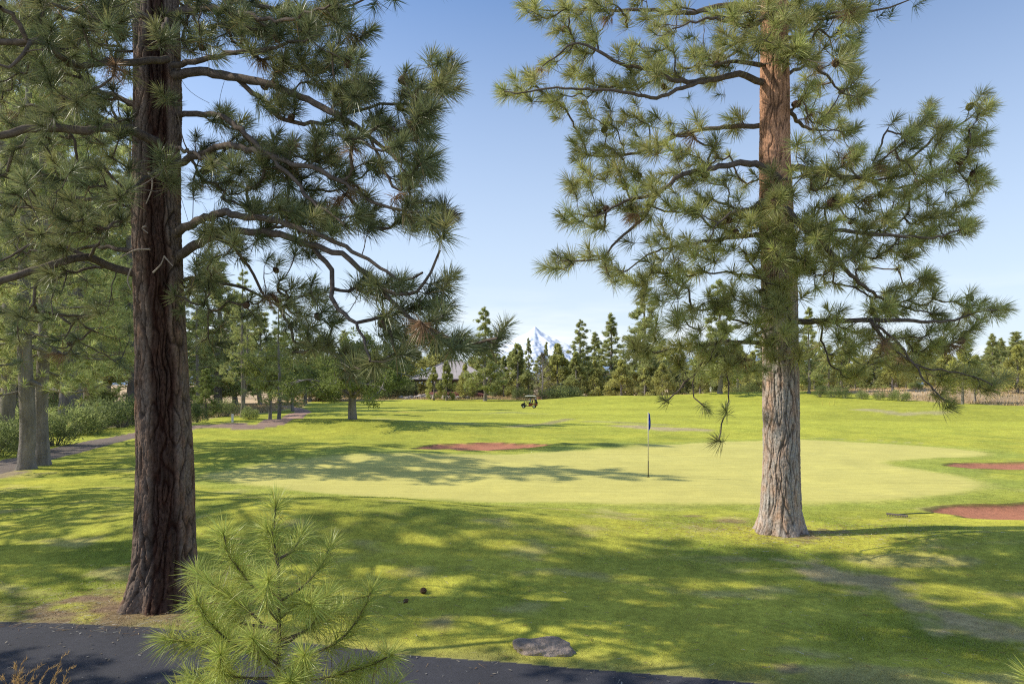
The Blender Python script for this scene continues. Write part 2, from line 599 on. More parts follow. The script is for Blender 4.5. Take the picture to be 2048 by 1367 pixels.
def cone_mesh(green=False):
    V = []; Fc = []; C = []
    n = 90
    for i in range(n):
        t = i / n
        a = i * 2.39996
        z = -.055 + .11 * t
        r = .042 * math.sin(math.pi * (t * .86 + .10)) ** .8
        ctr = np.array([math.cos(a) * r, math.sin(a) * r, z])
        out = unit(np.array([math.cos(a), math.sin(a), .55 + t * .8])); tan = np.array([-math.sin(a), math.cos(a), 0]); up = np.cross(out, tan)
        s = .016 * (1.15 - .5 * t)
        b = len(V)
        V += [ctr * [.35, .35, 1] + [0, 0, 0], ctr + tan * s, ctr - tan * s, ctr + out * s * .9, ctr + up * s * .7, ctr - up * s * .5]
        Fc += [(b, b + 1, b + 3), (b, b + 3, b + 2), (b + 1, b + 4, b + 3), (b + 3, b + 4, b + 2), (b + 1, b + 3, b + 5), (b + 3, b + 2, b + 5)]
        base = np.array([.22, .21, .06]) if green else np.array([.10, .055, .032])
        tipc = np.array([.30, .28, .10]) if green else np.array([.30, .19, .12])
        C += [base * .5, base, base, tipc, base, base * .7]
    me = mesh_np('pine_cone', np.array(V), np.array(Fc), np.array(C))
    me.materials.append(M['cone'])
    return me


CONE = cone_mesh(); CONEG = cone_mesh(True)


def bark_trunk(pz, cx, cy, rad, na=200, dz=.022, seed=0, scar=None, flare=.0, warm_top=None, bs=9.0, orange=.35, lum=1.0, deep=.030, tint=(1, 1, 1)):
    """bark plates and furrows as real relief; colour attribute from the relief"""
    z = np.arange(pz[0], pz[-1], dz)
    X = np.interp(z, pz, cx); Y = np.interp(z, pz, cy); Rr = np.interp(z, pz, rad)
    a = np.arange(na) * 2 * math.pi / na
    V = np.empty((len(z), na, 3)); C = np.empty((len(z), na, 3))
    gray = np.array([.30, .27, .25]); org = np.array([.38, .22, .135]); dark = np.array([.030, .021, .017]); red = np.array([.058, .027, .021])
    ca = np.cos(a); sa = np.sin(a)
    for i, zz in enumerate(z):
        r0 = Rr[i]
        fl = flare * math.exp(-(zz - z[0]) / .35)
        for j in range(na):
            x = ca[j] * r0; y = sa[j] * r0
            wx = mnoise.noise((x * 7 + seed, y * 7, zz * 2.2)); wy = mnoise.noise((x * 7, y * 7 + seed, zz * 2.2 + 7))
            r1 = abs(mnoise.noise((x * bs + wx * .8 + seed, y * bs + wy * .8, zz * 1.7)))
            r2 = abs(mnoise.noise((x * bs * 2.1 + wy, y * bs * 2.1 + seed, zz * 4.6 + wx)))
            pl = min(1.0, r1 / .16) * (.55 + .45 * min(1.0, r2 / .14))
            fine = mnoise.noise((x * 45, y * 45, zz * 24 + seed)) + .5 * mnoise.noise((x * 90, y * 90, zz * 60 + seed))
            ridge = mnoise.noise((x * 9 + seed, y * 9, zz * .9))
            pln = pl
            root = fl * (1 + .9 * math.sin(a[j] * 5 + seed) + .4 * math.sin(a[j] * 9 + 2 * seed))
            rr = r0 + root * r0 - deep * (1 - pln) + .007 * fine + .014 * ridge
            h = .5 + .5 * mnoise.noise((x * 14 + wx * 2, y * 14 + wy * 2, zz * 5 + 3))
            base = gray + (org - gray) * max(0, min(1, orange + .9 * (h - .5) + .4 * ridge))
            if warm_top is not None:
                w = max(0, min(1, (zz - warm_top) / 1.6)); base = base + (np.array([.40, .205, .115]) - base) * w * .85
            c = dark + (base * (1 + .35 * fine) - dark) * (.12 + .88 * pln ** .8)
            if scar is not None:
                da = (a[j] - scar[0] - .10 * mnoise.noise((0, seed, zz * .8)) + math.pi) % (2 * math.pi) - math.pi
                wd = scar[1] * (1 + .35 * mnoise.noise((4, seed, zz * 1.4)))
                s = max(0, min(1, (wd - abs(da)) / .14))
                if s > 0:
                    fine2 = mnoise.noise((x * 20, y * 20, zz * 3))
                    c = c + (red * (1 + .7 * fine2 + .5 * fine) - c) * s * (.80 + .2 * (1 - pln))
                    rr -= .035 * s - .012 * fine2 * s
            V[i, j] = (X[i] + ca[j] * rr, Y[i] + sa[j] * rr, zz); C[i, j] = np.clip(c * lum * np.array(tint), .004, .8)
    n, m = V.shape[:2]
    i = np.arange(n - 1)[:, None] * m; j = np.arange(m)[None]; j2 = (j + 1) % m
    Fq = np.stack([i + j, i + j2, i + m + j2, i + m + j], -1).reshape(-1, 4)
    return mesh_np('trunk', V.reshape(-1, 3), Fq, C.reshape(-1, 3), True)


class Pine:
    """limbs are laid first, then every shoot is grown from the nearest inward branch"""
    def __init__(s, axis_fn):
        s.axis = axis_fn
        s.pos = []; s.par = []; s.lid = []; s.ax = []; s.chains = []; s.nl = 0
        s.tp = []; s.td = []; s.tn = []; s.tl = []
        s.rmin = {}

    def _node(s, p, par, lid):
        s.pos.append(np.array(p)); s.par.append(par); s.lid.append(lid)
        s.ax.append(math.hypot(p[0] - s.axis(p[2])[0], p[1] - s.axis(p[2])[1]))
        return len(s.pos) - 1

    def limb(s, pts, r0=.05, r1=.012, join=False, jit=.02):
        q = spline(pts, .12)
        q[1:-1] += rng.normal(0, jit, (len(q) - 2, 3)) * .6
        par = -1; lid = s.nl
        if join:
            A = np.array(s.pos); k = int(np.argmin(((A - q[0]) ** 2).sum(1))); par = k; lid = s.lid[k]
        else:
            s.nl += 1
        ch = [] if par < 0 else [par]
        for i, p in enumerate(q):
            par = s._node(p, par, lid); ch.append(par)
            s.rmin[par] = r0 + (r1 - r0) * i / (len(q) - 1)
        s.chains.append((lid, ch))
        return lid

    def grow(s, T):
        T = np.asarray(T, float)
        d_ax = np.array([math.hypot(p[0] - s.axis(p[2])[0], p[1] - s.axis(p[2])[1]) for p in T])
        for k in np.argsort(d_ax):
            t = T[k]
            A = np.array(s.pos); ax = np.array(s.ax)
            v = t - A; dist = np.linalg.norm(v, axis=1)
            cost = dist + 1.2 * np.maximum(0, ax - d_ax[k] + .05) + .25 * np.maximum(0, -v[:, 2])
            n = int(np.argmin(cost))
            p0 = A[n]; ln = max(.08, dist[n])
            axp = s.axis(t[2])
            out = unit(np.array([t[0] - axp[0], t[1] - axp[1], 0.0]))
            td = unit(out * .55 + unit(t - p0) * .5 + np.array([0, 0, .45]) + rng.normal(0, .33, 3))
            go = unit(unit(t - p0) + out * .3 + rng.normal(0, .25, 3) + np.array([0, 0, -.25]))
            p1 = p0 + go * ln * .38; p2 = t - td * min(.3, ln * .45)
            m = max(2, int(ln / .09))
            u = (np.arange(1, m + 1) / m)[:, None]
            q = (1 - u) ** 3 * p0 + 3 * (1 - u) ** 2 * u * p1 + 3 * (1 - u) * u ** 2 * p2 + u ** 3 * t
            q[:-1] += rng.normal(0, .008, (m - 1, 3))
            par = n; ch = [n]
            for p in q:
                par = s._node(p, par, s.lid[n]); ch.append(par)
            s.chains.append((s.lid[n], ch))
            s.tp.append(t); s.td.append(td); s.tn.append(par); s.tl.append(s.lid[n])

    def bare(s, n, l0=.2, l1=.55):
        idx = rng.choice(np.nonzero(np.array(s.ax) < 2.4)[0], n)
        for i in idx:
            p = s.pos[i]; axp = s.axis(p[2]); out = unit(np.array([p[0] - axp[0], p[1] - axp[1], 0]))
            d = unit(out * .4 + rng.normal(0, .6, 3) + [0, 0, -.4]); L = rng.uniform(l0, l1); bend = rng.normal(0, 1.0, 3)
            ch = [i]; par = i; q = p.copy()
            for k in range(7):
                d = unit(d + bend * .22); q = q + d * L / 7
                par = s._node(q, par, s.lid[i]); ch.append(par)
            s.chains.append((s.lid[i], ch))

    def build(s, root, col, n_per=110, nlen=.26, nw=.0055, shoot=.13, dead_p=.02, cones=10, coneg=6, front_dir=(0, -1, 0), sag=.12, cscale=1.0):
        cnt = np.zeros(len(s.pos))
        for k in s.tn: cnt[k] += 1
        for k in range(len(s.pos) - 1, -1, -1):
            if s.par[k] >= 0: cnt[s.par[k]] += cnt[k]
        rad = .0052 * np.maximum(cnt, .35) ** .52
        for k, v in s.rmin.items(): rad[k] = max(rad[k], v)
        lim = np.full(len(s.pos), .020)
        for k, v in s.rmin.items(): lim[k] = max(v * 1.25, .012)
        rad = np.minimum(rad, lim)
        tl = np.array(s.tl); tp = np.array(s.tp); td = np.array(s.td)
        made = []
        for lid in range(s.nl):
            V = []; Fc = []; o = 0
            for l, ch in s.chains:
                if l != lid or len(ch) < 2: continue
                r = rad[ch].copy()
                r[0] = min(r[0], r[1] * 1.3)
                v, f = tube(np.array([s.pos[c] for c in ch]), r, 7 if r.max() > .02 else 5)
                V.append(v); Fc.append(f + o); o += len(v)
            if not V: continue
            lo = obj('limb', mesh_np('limb', np.vstack(V), np.vstack(Fc), None, True), M['twig'], root)
            sel = np.nonzero(tl == lid)[0]
            if len(sel):
                c = col(tp[sel])
                dead = rng.random(len(sel)) < dead_p
                v, f, cc = tuft_mesh(tp[sel] + td[sel] * shoot * .25, td[sel], n_per, nlen * rng.uniform(.68, 1.2, len(sel)), nw, shoot, c, True, sag, dead)
                obj('foliage', mesh_np('foliage', v, f, cc), M['needle'], lo)
            made.append((lid, lo))
        mk = dict(made)
        for k, j in enumerate(rng.choice(len(tp), min(len(tp), cones + coneg), replace=False)):
            if tl[j] not in mk: continue
            c = obj('pine_cone', CONE if k < cones else CONEG, None, mk[tl[j]])
            c.location = tp[j] - td[j] * .06 + np.array([rng.normal(0, .02), rng.normal(0, .03) - .03, -.03])
            c.rotation_euler = (rng.uniform(.6, 2.4), rng.uniform(-.5, .5), rng.uniform(0, 6.28))
            sc = rng.uniform(.9, 1.25) * cscale; c.scale = (sc, sc, sc)


def axis_from(pz, cx, cy):
    pz = np.array(pz); cx = np.array(cx); cy = np.array(cy)
    return lambda z: (np.interp(z, pz, cx), np.interp(z, pz, cy))


def crown_proc(z0, z1, R0, R1, nl, per, base, r, droop=.15, rise=.5):
    """whorled limbs for a free-standing pine crown: limb paths, shoot positions, shoot directions"""
    limbs = []; tp = []; td = []
    for i in range(nl):
        t = (i + r.random()) / nl
        z = z0 + (z1 - z0) * t
        a = i * 2.39996 + r.normal(0, .35)
        Rm = (R0 + (R1 - R0) * t) * (r.uniform(.62, 1.12) if r.random() < .72 else r.uniform(.95, 1.4))
        sl = -droop + rise * t
        n = 7
        u = np.linspace(0, 1, n)
        wig = np.cumsum(r.normal(0, .06, n))
        x = np.cos(a + wig * .6) * u * Rm; y = np.sin(a + wig * .6) * u * Rm
        zz = z + u * Rm * sl + .18 * Rm * (u ** 2 - u) + .1 * Rm * u ** 3
        L = np.c_[x + base[0], y + base[1], zz + base[2]]
        limbs.append(L)
        k = max(3, int(per * (.4 + Rm / max(R0, R1))))
        uu = .28 + .72 * r.random(k) ** .75
        q = np.stack([np.interp(uu, u, L[:, c]) for c in range(3)], 1)
        spread = (.10 + .16 * (1 - uu))[:, None] * Rm * np.array([1, 1, .7])
        q = q + r.normal(0, 1, (k, 3)) * spread
        q[:, 2] += .10 * Rm * r.random(k)
        tp.append(q)
        d = np.c_[np.full(k, math.cos(a)) * .6, np.full(k, math.sin(a)) * .6, np.full(k, .55)] + r.normal(0, .35, (k, 3))
        td.append(unit(d))
    return limbs, np.vstack(tp), np.vstack(td)


def zc(crop_u, crop_v, s, ox, oy):
    return ox + crop_u / s, oy + crop_v / s


def needle_col(base, var=.18, yel=.25):
    base = np.array(base)

    def f(tp):
        n = len(tp)
        c = np.tile(base, (n, 1)) * rng.uniform(1 - var, 1 + var, (n, 1))
        y = (rng.random((n, 1)) ** 2) * yel
        return c * (1 - y) + np.array([.46, .43, .17]) * y
    return f


# ---------------------------------------------------------------- right pine
def right_pine():
    gz = ground(*RT)
    py = [1100, 1085, 1060, 1030, 1000, 900, 800, 700, 600, 450, 300, 150, 0]
    cxp = [1559, 1559, 1559, 1560, 1561, 1562.5, 1562, 1561, 1559, 1554, 1549, 1549, 1548]
    rp = [56, 49, 42.5, 39, 37.3, 35, 34.8, 34.5, 34, 32.5, 30, 28, 25.5]
    Y = RT[1]
    z = [CAMZ - (p - HOR) / F * Y for p in py]
    off = gz - .12 - z[0]
    z[0] += off
    cx = [(c - 1024) / F * Y for c in cxp]; rd = [r * Y / F for r in rp]
    z += [17.0, 21.0]; cx += [cx[-1] + .05, cx[-1]]; rd += [.13, .03]
    cy = [Y] * len(z)
    ax = axis_from(z, cx, cy)
    root = thing('pine_tree', 'tall pine with sunlit orange bark and airy limbs, right of the flagstick', 'pine tree', (0, 0, 0))
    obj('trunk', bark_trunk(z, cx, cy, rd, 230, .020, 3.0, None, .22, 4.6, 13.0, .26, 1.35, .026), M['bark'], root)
    p = Pine(ax)
    U = lambda u, v: (980 + u / 1.917, v / 1.917)

    def L(pts, ys, px=False, **kw):
        ys = np.interp(np.linspace(0, 1, len(pts)), np.linspace(0, 1, len(ys)), ys)
        q = []
        for (a, b), dy in zip(pts, ys):
            if not px: a, b = U(a, b)
            q.append(P(a, b, Y + dy))
        return p.limb(q, **kw)
    L([(1040, 250), (970, 236), (900, 240), (850, 250), (790, 240)], [-.1, -.8], r0=.05)
    L([(1045, 315), (960, 285), (880, 300), (720, 310), (640, 272), (530, 250), (470, 225), (400, 190), (340, 165), (300, 180), (245, 225), (200, 255)], [-.1, -.9, -.5], r0=.07)
    L([(880, 300), (760, 330), (640, 375), (520, 355), (350, 338), (240, 335), (180, 345), (100, 360), (55, 350)], [-.45, -1.2, -.8], join=True, r0=.045)
    L([(1040, 480), (950, 485), (820, 495), (720, 520), (640, 560), (540, 590), (420, 600), (350, 590)], [.1, .8, .6], r0=.055)
    L([(1110, 690), (1060, 645), (980, 625), (880, 640), (740, 670), (640, 740), (520, 770), (400, 830), (320, 820)], [-.3, -1.0, -.6], r0=.075)
    L([(640, 740), (600, 820), (560, 860), (490, 920), (430, 990), (330, 1000), (270, 1000)], [-.85, -.5], join=True, r0=.035)
    L([(1060, 900), (960, 905), (800, 930), (640, 960), (560, 1010)], [-.2, -1.5], r0=.05)
    L([(1040, 20), (900, 20), (760, 50), (600, 40), (400, 40), (200, 40), (150, 30)], [.1, 1.0], r0=.06)
    L([(1060, 60), (1000, 100), (930, 90), (850, 70), (700, 110)], [-.2, -1.6], r0=.05)
    L([(1130, 290), (1220, 250), (1290, 290), (1340, 350), (1405, 370)], [.1, .6], r0=.04)
    L([(1130, 150), (1220, 130), (1300, 60), (1380, 40)], [0, -.6], r0=.045)
    L([(1140, 420), (1200, 480), (1260, 500), (1340, 500)], [.1, 1.2], r0=.045)
    L([(1150, 640), (1250, 650), (1400, 680), (1560, 640), (1650, 580), (1720, 510), (1800, 480), (1885, 410)], [.1, .9, .4], r0=.06)
    L([(1400, 680), (1560, 720), (1700, 680), (1800, 640), (1870, 660)], [.6, 1.3], join=True, r0=.035)
    L([(1130, 800), (1200, 870), (1300, 960), (1400, 1070), (1500, 1140), (1600, 1180), (1690, 1200)], [-.3, -1.0, -.3], r0=.06)
    L([(1160, 840), (1300, 880), (1500, 900), (1650, 910), (1750, 900), (1830, 868)], [-.2, -1.3, -.8], r0=.05)
    L([(1165, 1232), (1300, 1230), (1450, 1225), (1600, 1230), (1750, 1230), (1850, 1200), (1945, 1188)], [-.1, -.9, -.6], r0=.062)
    L([(1740, 640), (1790, 700), (1850, 735), (1930, 748), (1985, 770)], [-.7, -1.3], True, join=True, r0=.03)
    L([(1740, 640), (1800, 690), (1850, 760), (1890, 800)], [-.7, -1.6], True, join=True, r0=.03)
    L([(1552, 690), (1470, 682), (1400, 690), (1330, 702), (1275, 700)], [-.2, -1.3], True, r0=.045)
    L([(1550, 650), (1470, 690), (1400, 729), (1388, 750), (1348, 789), (1332, 800)], [-.2, -1.6], True, r0=.035)
    L([(1470, 690), (1452, 740), (1458, 790), (1445, 850), (1438, 878)], [-1.0, -1.9], True, join=True, r0=.016)
    L([(1400, 729), (1385, 765), (1388, 795), (1408, 812)], [-1.2, -1.6], True, join=True, r0=.014)
    L([(1060, 760), (1000, 800), (920, 820), (860, 870)], [-.3, -2.0], r0=.045)
    L([(1120, 1100), (1110, 1150), (1090, 1165)], [-.35, -1.2], r0=.03)
    L([(1100, 1010), (1160, 990), (1210, 1000)], [-.35, -1.6], r0=.03)

    T = [(150,30),(190,60),(165,10),(300,40),(330,55),(370,30),(290,20),(420,20),(450,50),(470,15),(520,60),(560,20),(600,60),(640,100),(680,120),(650,60),(700,40),(740,30),(760,80),(700,130),
     (280,110),(310,130),(360,110),(400,130),(380,160),(290,165),(345,195),(375,205),(545,180),(545,215),(600,200),(640,195),(680,180),
     (190,260),(220,240),(170,300),(45,340),(85,365),(110,335),(150,380),(165,310),(210,360),(260,400),(240,390),(290,420),(330,270),(310,290),(390,280),(400,320),(440,330),(350,390),(370,430),(400,350),(470,300),(490,330),(540,340),
     (560,260),(600,270),(640,260),(680,280),(720,300),(660,320),(600,320),(780,220),(830,215),(860,240),(900,225),(800,260),(860,290),(740,260),
     (870,60),(920,40),(940,90),(980,130),(1000,90),(1040,150),(900,130),(880,180),(960,180),(1090,40),(1130,60),(1160,90),(1200,60),(1180,150),(1220,180),(1150,180),(1240,40),(1260,110),(1270,150),(1200,220),(1110,180),(1130,240),(1300,20),(1380,15),(1370,60),(1390,80),(1340,60),
     (1370,190),(1380,180),(1250,250),(1340,250),(1380,270),(1390,290),(1410,360),(1420,370),(1350,340),(1380,380),(1210,300),(1230,330),(1200,370),(1260,360),(1310,420),(1290,460),(1340,480),(1260,470),(1230,430),(1370,500),(1330,530),(1240,500),(1210,420),
     (460,450),(440,480),(480,490),(520,440),(560,450),(590,470),(370,510),(400,500),(340,580),(370,590),(330,560),(470,570),(440,560),(510,560),(560,560),(600,560),(640,540),(680,560),(640,590),(700,510),(760,500),(810,490),(950,450),(945,485),(850,560),(870,590),(760,590),(800,620),(840,630),(720,610),(620,470),
     (370,650),(390,680),(340,690),(320,720),(330,750),(440,690),(480,640),(500,680),(530,650),(520,710),(580,700),(620,690),(560,740),(640,740),(660,700),(700,660),(740,680),(780,690),(820,660),(830,690),(980,710),(900,690),(950,760),(690,790),(740,800),(770,800),(710,740),(830,770),(800,800),(850,760),(300,810),(320,830),(340,850),(410,800),(390,870),(430,870),(420,830),(490,790),(540,800),(590,820),(620,790),(560,840),
     (260,980),(250,1000),(300,1000),(280,1030),(380,960),(400,980),(440,1000),(460,1030),(490,1050),(480,1080),(520,1060),(560,1090),(590,1080),(610,930),(640,930),(660,900),(690,960),(740,960),(760,930),(640,1030),(680,1050),(620,1040),(720,1010),(770,960),(800,980),(840,920),(870,860),(850,870),(890,870),(910,830),(930,820),(960,810),(1000,850),(1010,820),(1040,810),(980,900),(1010,980),(990,1000),(1030,960),(930,950),(880,960),(860,1000),(820,1040),(780,1050),(740,1080),(680,1090),(700,1130),(650,1150),(640,1170),(840,1130),(870,1170),(900,1150),(930,1110),(920,1190),(860,1200),(780,1190),(740,1210),(960,1060),(1000,1060),(1020,1170),(990,1180),
     (1060,790),(1090,760),(1130,740),(1150,730),(1110,850),(1160,890),(1140,910),(1090,900),(1100,1010),(1110,1150),(1095,1170),(1140,1180),(1200,990),(1210,1010),(1180,1030),(1160,960),
     (1180,560),(1210,600),(1290,640),(1310,660),(1250,660),(1240,720),(1280,720),(1330,690),(1370,590),(1390,570),(1400,600),(1360,700),(1400,690),(1440,680),(1480,600),(1500,630),(1510,650),(1470,690),(1530,700),(1560,640),(1560,590),(1590,620),(1610,530),(1620,570),(1640,500),(1600,510),(1680,430),(1690,450),(1670,470),(1720,490),(1740,500),(1720,540),(1780,490),(1830,530),(1850,490),(1890,390),(1900,420),(1880,440),(1860,540),(1820,610),(1840,590),(1800,600),(1870,660),(1890,680),(1860,700),(1830,690),(1780,650),(1750,680),(1700,660),(1660,700),(1640,640),(1690,600),(1850,750),(1820,780),(1780,790),(1760,830),(1720,820),(1680,770),(1640,760),(1600,740),(1560,760),(1500,740),(1450,760),(1420,800),(1380,760),(1340,770),(1300,790),(1390,840),(1430,870),(1440,940),(1470,860),(1490,880),(1400,930),(1340,930),(1310,920),(1280,930),(1250,920),(1240,880),(1220,840),(1300,860),(1530,830),(1560,800),(1540,870),(1600,820),(1650,840),(1680,900),(1640,910),(1660,930),(1600,930),(1560,920),(1820,860),(1830,870),(1800,890),(1840,890),(1700,880),(1560,980),(1600,990),(1530,960),(1480,990),(1440,1020),(1400,970),(1300,980),(1280,1010),(1320,1020),(1260,960),
     (1680,1070),(1690,1100),(1660,1080),(1640,1120),(1700,1130),(1600,1100),(1560,1110),(1520,1130),(1550,1150),(1500,1180),(1520,1190),(1460,1190),(1480,1220),(1560,1200),(1600,1180),(1650,1170),(1720,1200),(1740,1220),(1700,1210),(1840,1130),(1850,1170),(1830,1200),(1930,1190),(1960,1180),(1940,1210),(1890,1220),(1860,1250),(1830,1270),(1780,1260),(1740,1260),(1250,1100),(1280,1060),(1330,1090),(1400,1080),(1280,1230),(1270,1240),(1330,1240),(1360,1260),(1420,1270),(1460,1300),(1540,1290),(1600,1290),(1640,1310),(1690,1320),(1740,1330),(1520,1340),(1390,1330)]
    T = [U(*t) for t in T]
    T += [(1740,720),(1770,720),(1800,715),(1830,735),(1800,740),(1860,700),(1900,690),(1925,695),(1850,740),(1880,750),(1920,750),(1960,770),(1985,770),(2000,760),(1975,780),(1930,745),(1890,800),(1880,790),(1715,750),(1680,740),(1655,720),(1640,690),
          (1290,700),(1310,680),(1330,710),(1350,690),(1270,700),(1380,700),(1400,690),(1420,720),(1390,740),(1440,700),(1470,690),(1460,730),(1490,720),(1430,750),(1410,700),(1360,730),(1450,660),(1400,660),(1350,650),(1500,680),(1520,650),(1540,640),(1545,690),(1560,610),(1570,660),(1550,720),(1530,740)]
    hang = [(1330, 800, -1.6), (1410, 815, -1.6), (1452, 822, -1.8), (1437, 882, -1.9)]
    out = []
    for (a, b) in T:
        dx = abs((a - 1024) / F * Y - ax(P(a, b, Y)[2])[0])
        reach = math.sqrt(max(.15, 3.3 ** 2 - min(dx, 3.1) ** 2)) * .6
        front = 1490 < a < 1610
        dy = rng.uniform(-1, -.35) * reach if (front and b > 380) else rng.uniform(-1, .8) * reach
        if a < 1545 and b > 560: dy = rng.uniform(-2.3, -.9)
        elif a < 1545 and b > 380: dy = rng.uniform(-1.9, .3)
        out.append(P(a, b, Y + dy))
        for _ in range(int(rng.random() < .85) + int(rng.random() < .45)):   # neighbour shoots on the same twig
            out.append(P(a + rng.normal(0, 14), b + rng.normal(0, 13), Y + dy + rng.normal(0, .25)))
    for x0, x1, y0, y1, n in [(1495, 1620, 0, 130, 26), (1440, 1500, 0, 120, 10), (1600, 1710, 0, 120, 14), (1500, 1640, 330, 560, 30), (1490, 1600, 560, 720, 22), (1600, 1700, 380, 540, 14)]:
        for _ in range(n): out.append(P(rng.uniform(x0, x1), rng.uniform(y0, y1), Y - rng.uniform(.5, 1.7)))
    out += [P(a, b, Y + d) for a, b, d in hang]
    p.grow(out)
    p.bare(110)
    p.build(root, needle_col((.370, .380, .128), .45, .75), n_per=105, nlen=.31, nw=.0082, shoot=.16, dead_p=.015, cones=26, coneg=16, cscale=1.25)
    upper_crown(root, cx[-3], Y, 10.2, 21.0, 3.3, .5, 34, 17, (.105, .135, .046))
    return root


def upper_crown(root, x, y, z0, z1, R0, R1, nl, per, col, seed=5):
    r = np.random.default_rng(seed)
    limbs, tp, td = crown_proc(z0, z1, R0, R1, nl, per, (x, y, 0), r)
    V = []; Fc = []; o = 0
    for Lb in limbs:
        v, f = tube(Lb, np.linspace(.045, .010, len(Lb)), 6); V.append(v); Fc.append(f + o); o += len(v)
    lo = obj('upper_limbs', mesh_np('upper_limbs', np.vstack(V), np.vstack(Fc), None, True), M['twig'], root)
    v, f, c = tuft_mesh(tp, td, 60, .27, .010, .18, np.tile(col, (len(tp), 1)) * r.uniform(.8, 1.2, (len(tp), 1)), False)
    obj('foliage', mesh_np('foliage', v, f, c), M['needle'], lo)


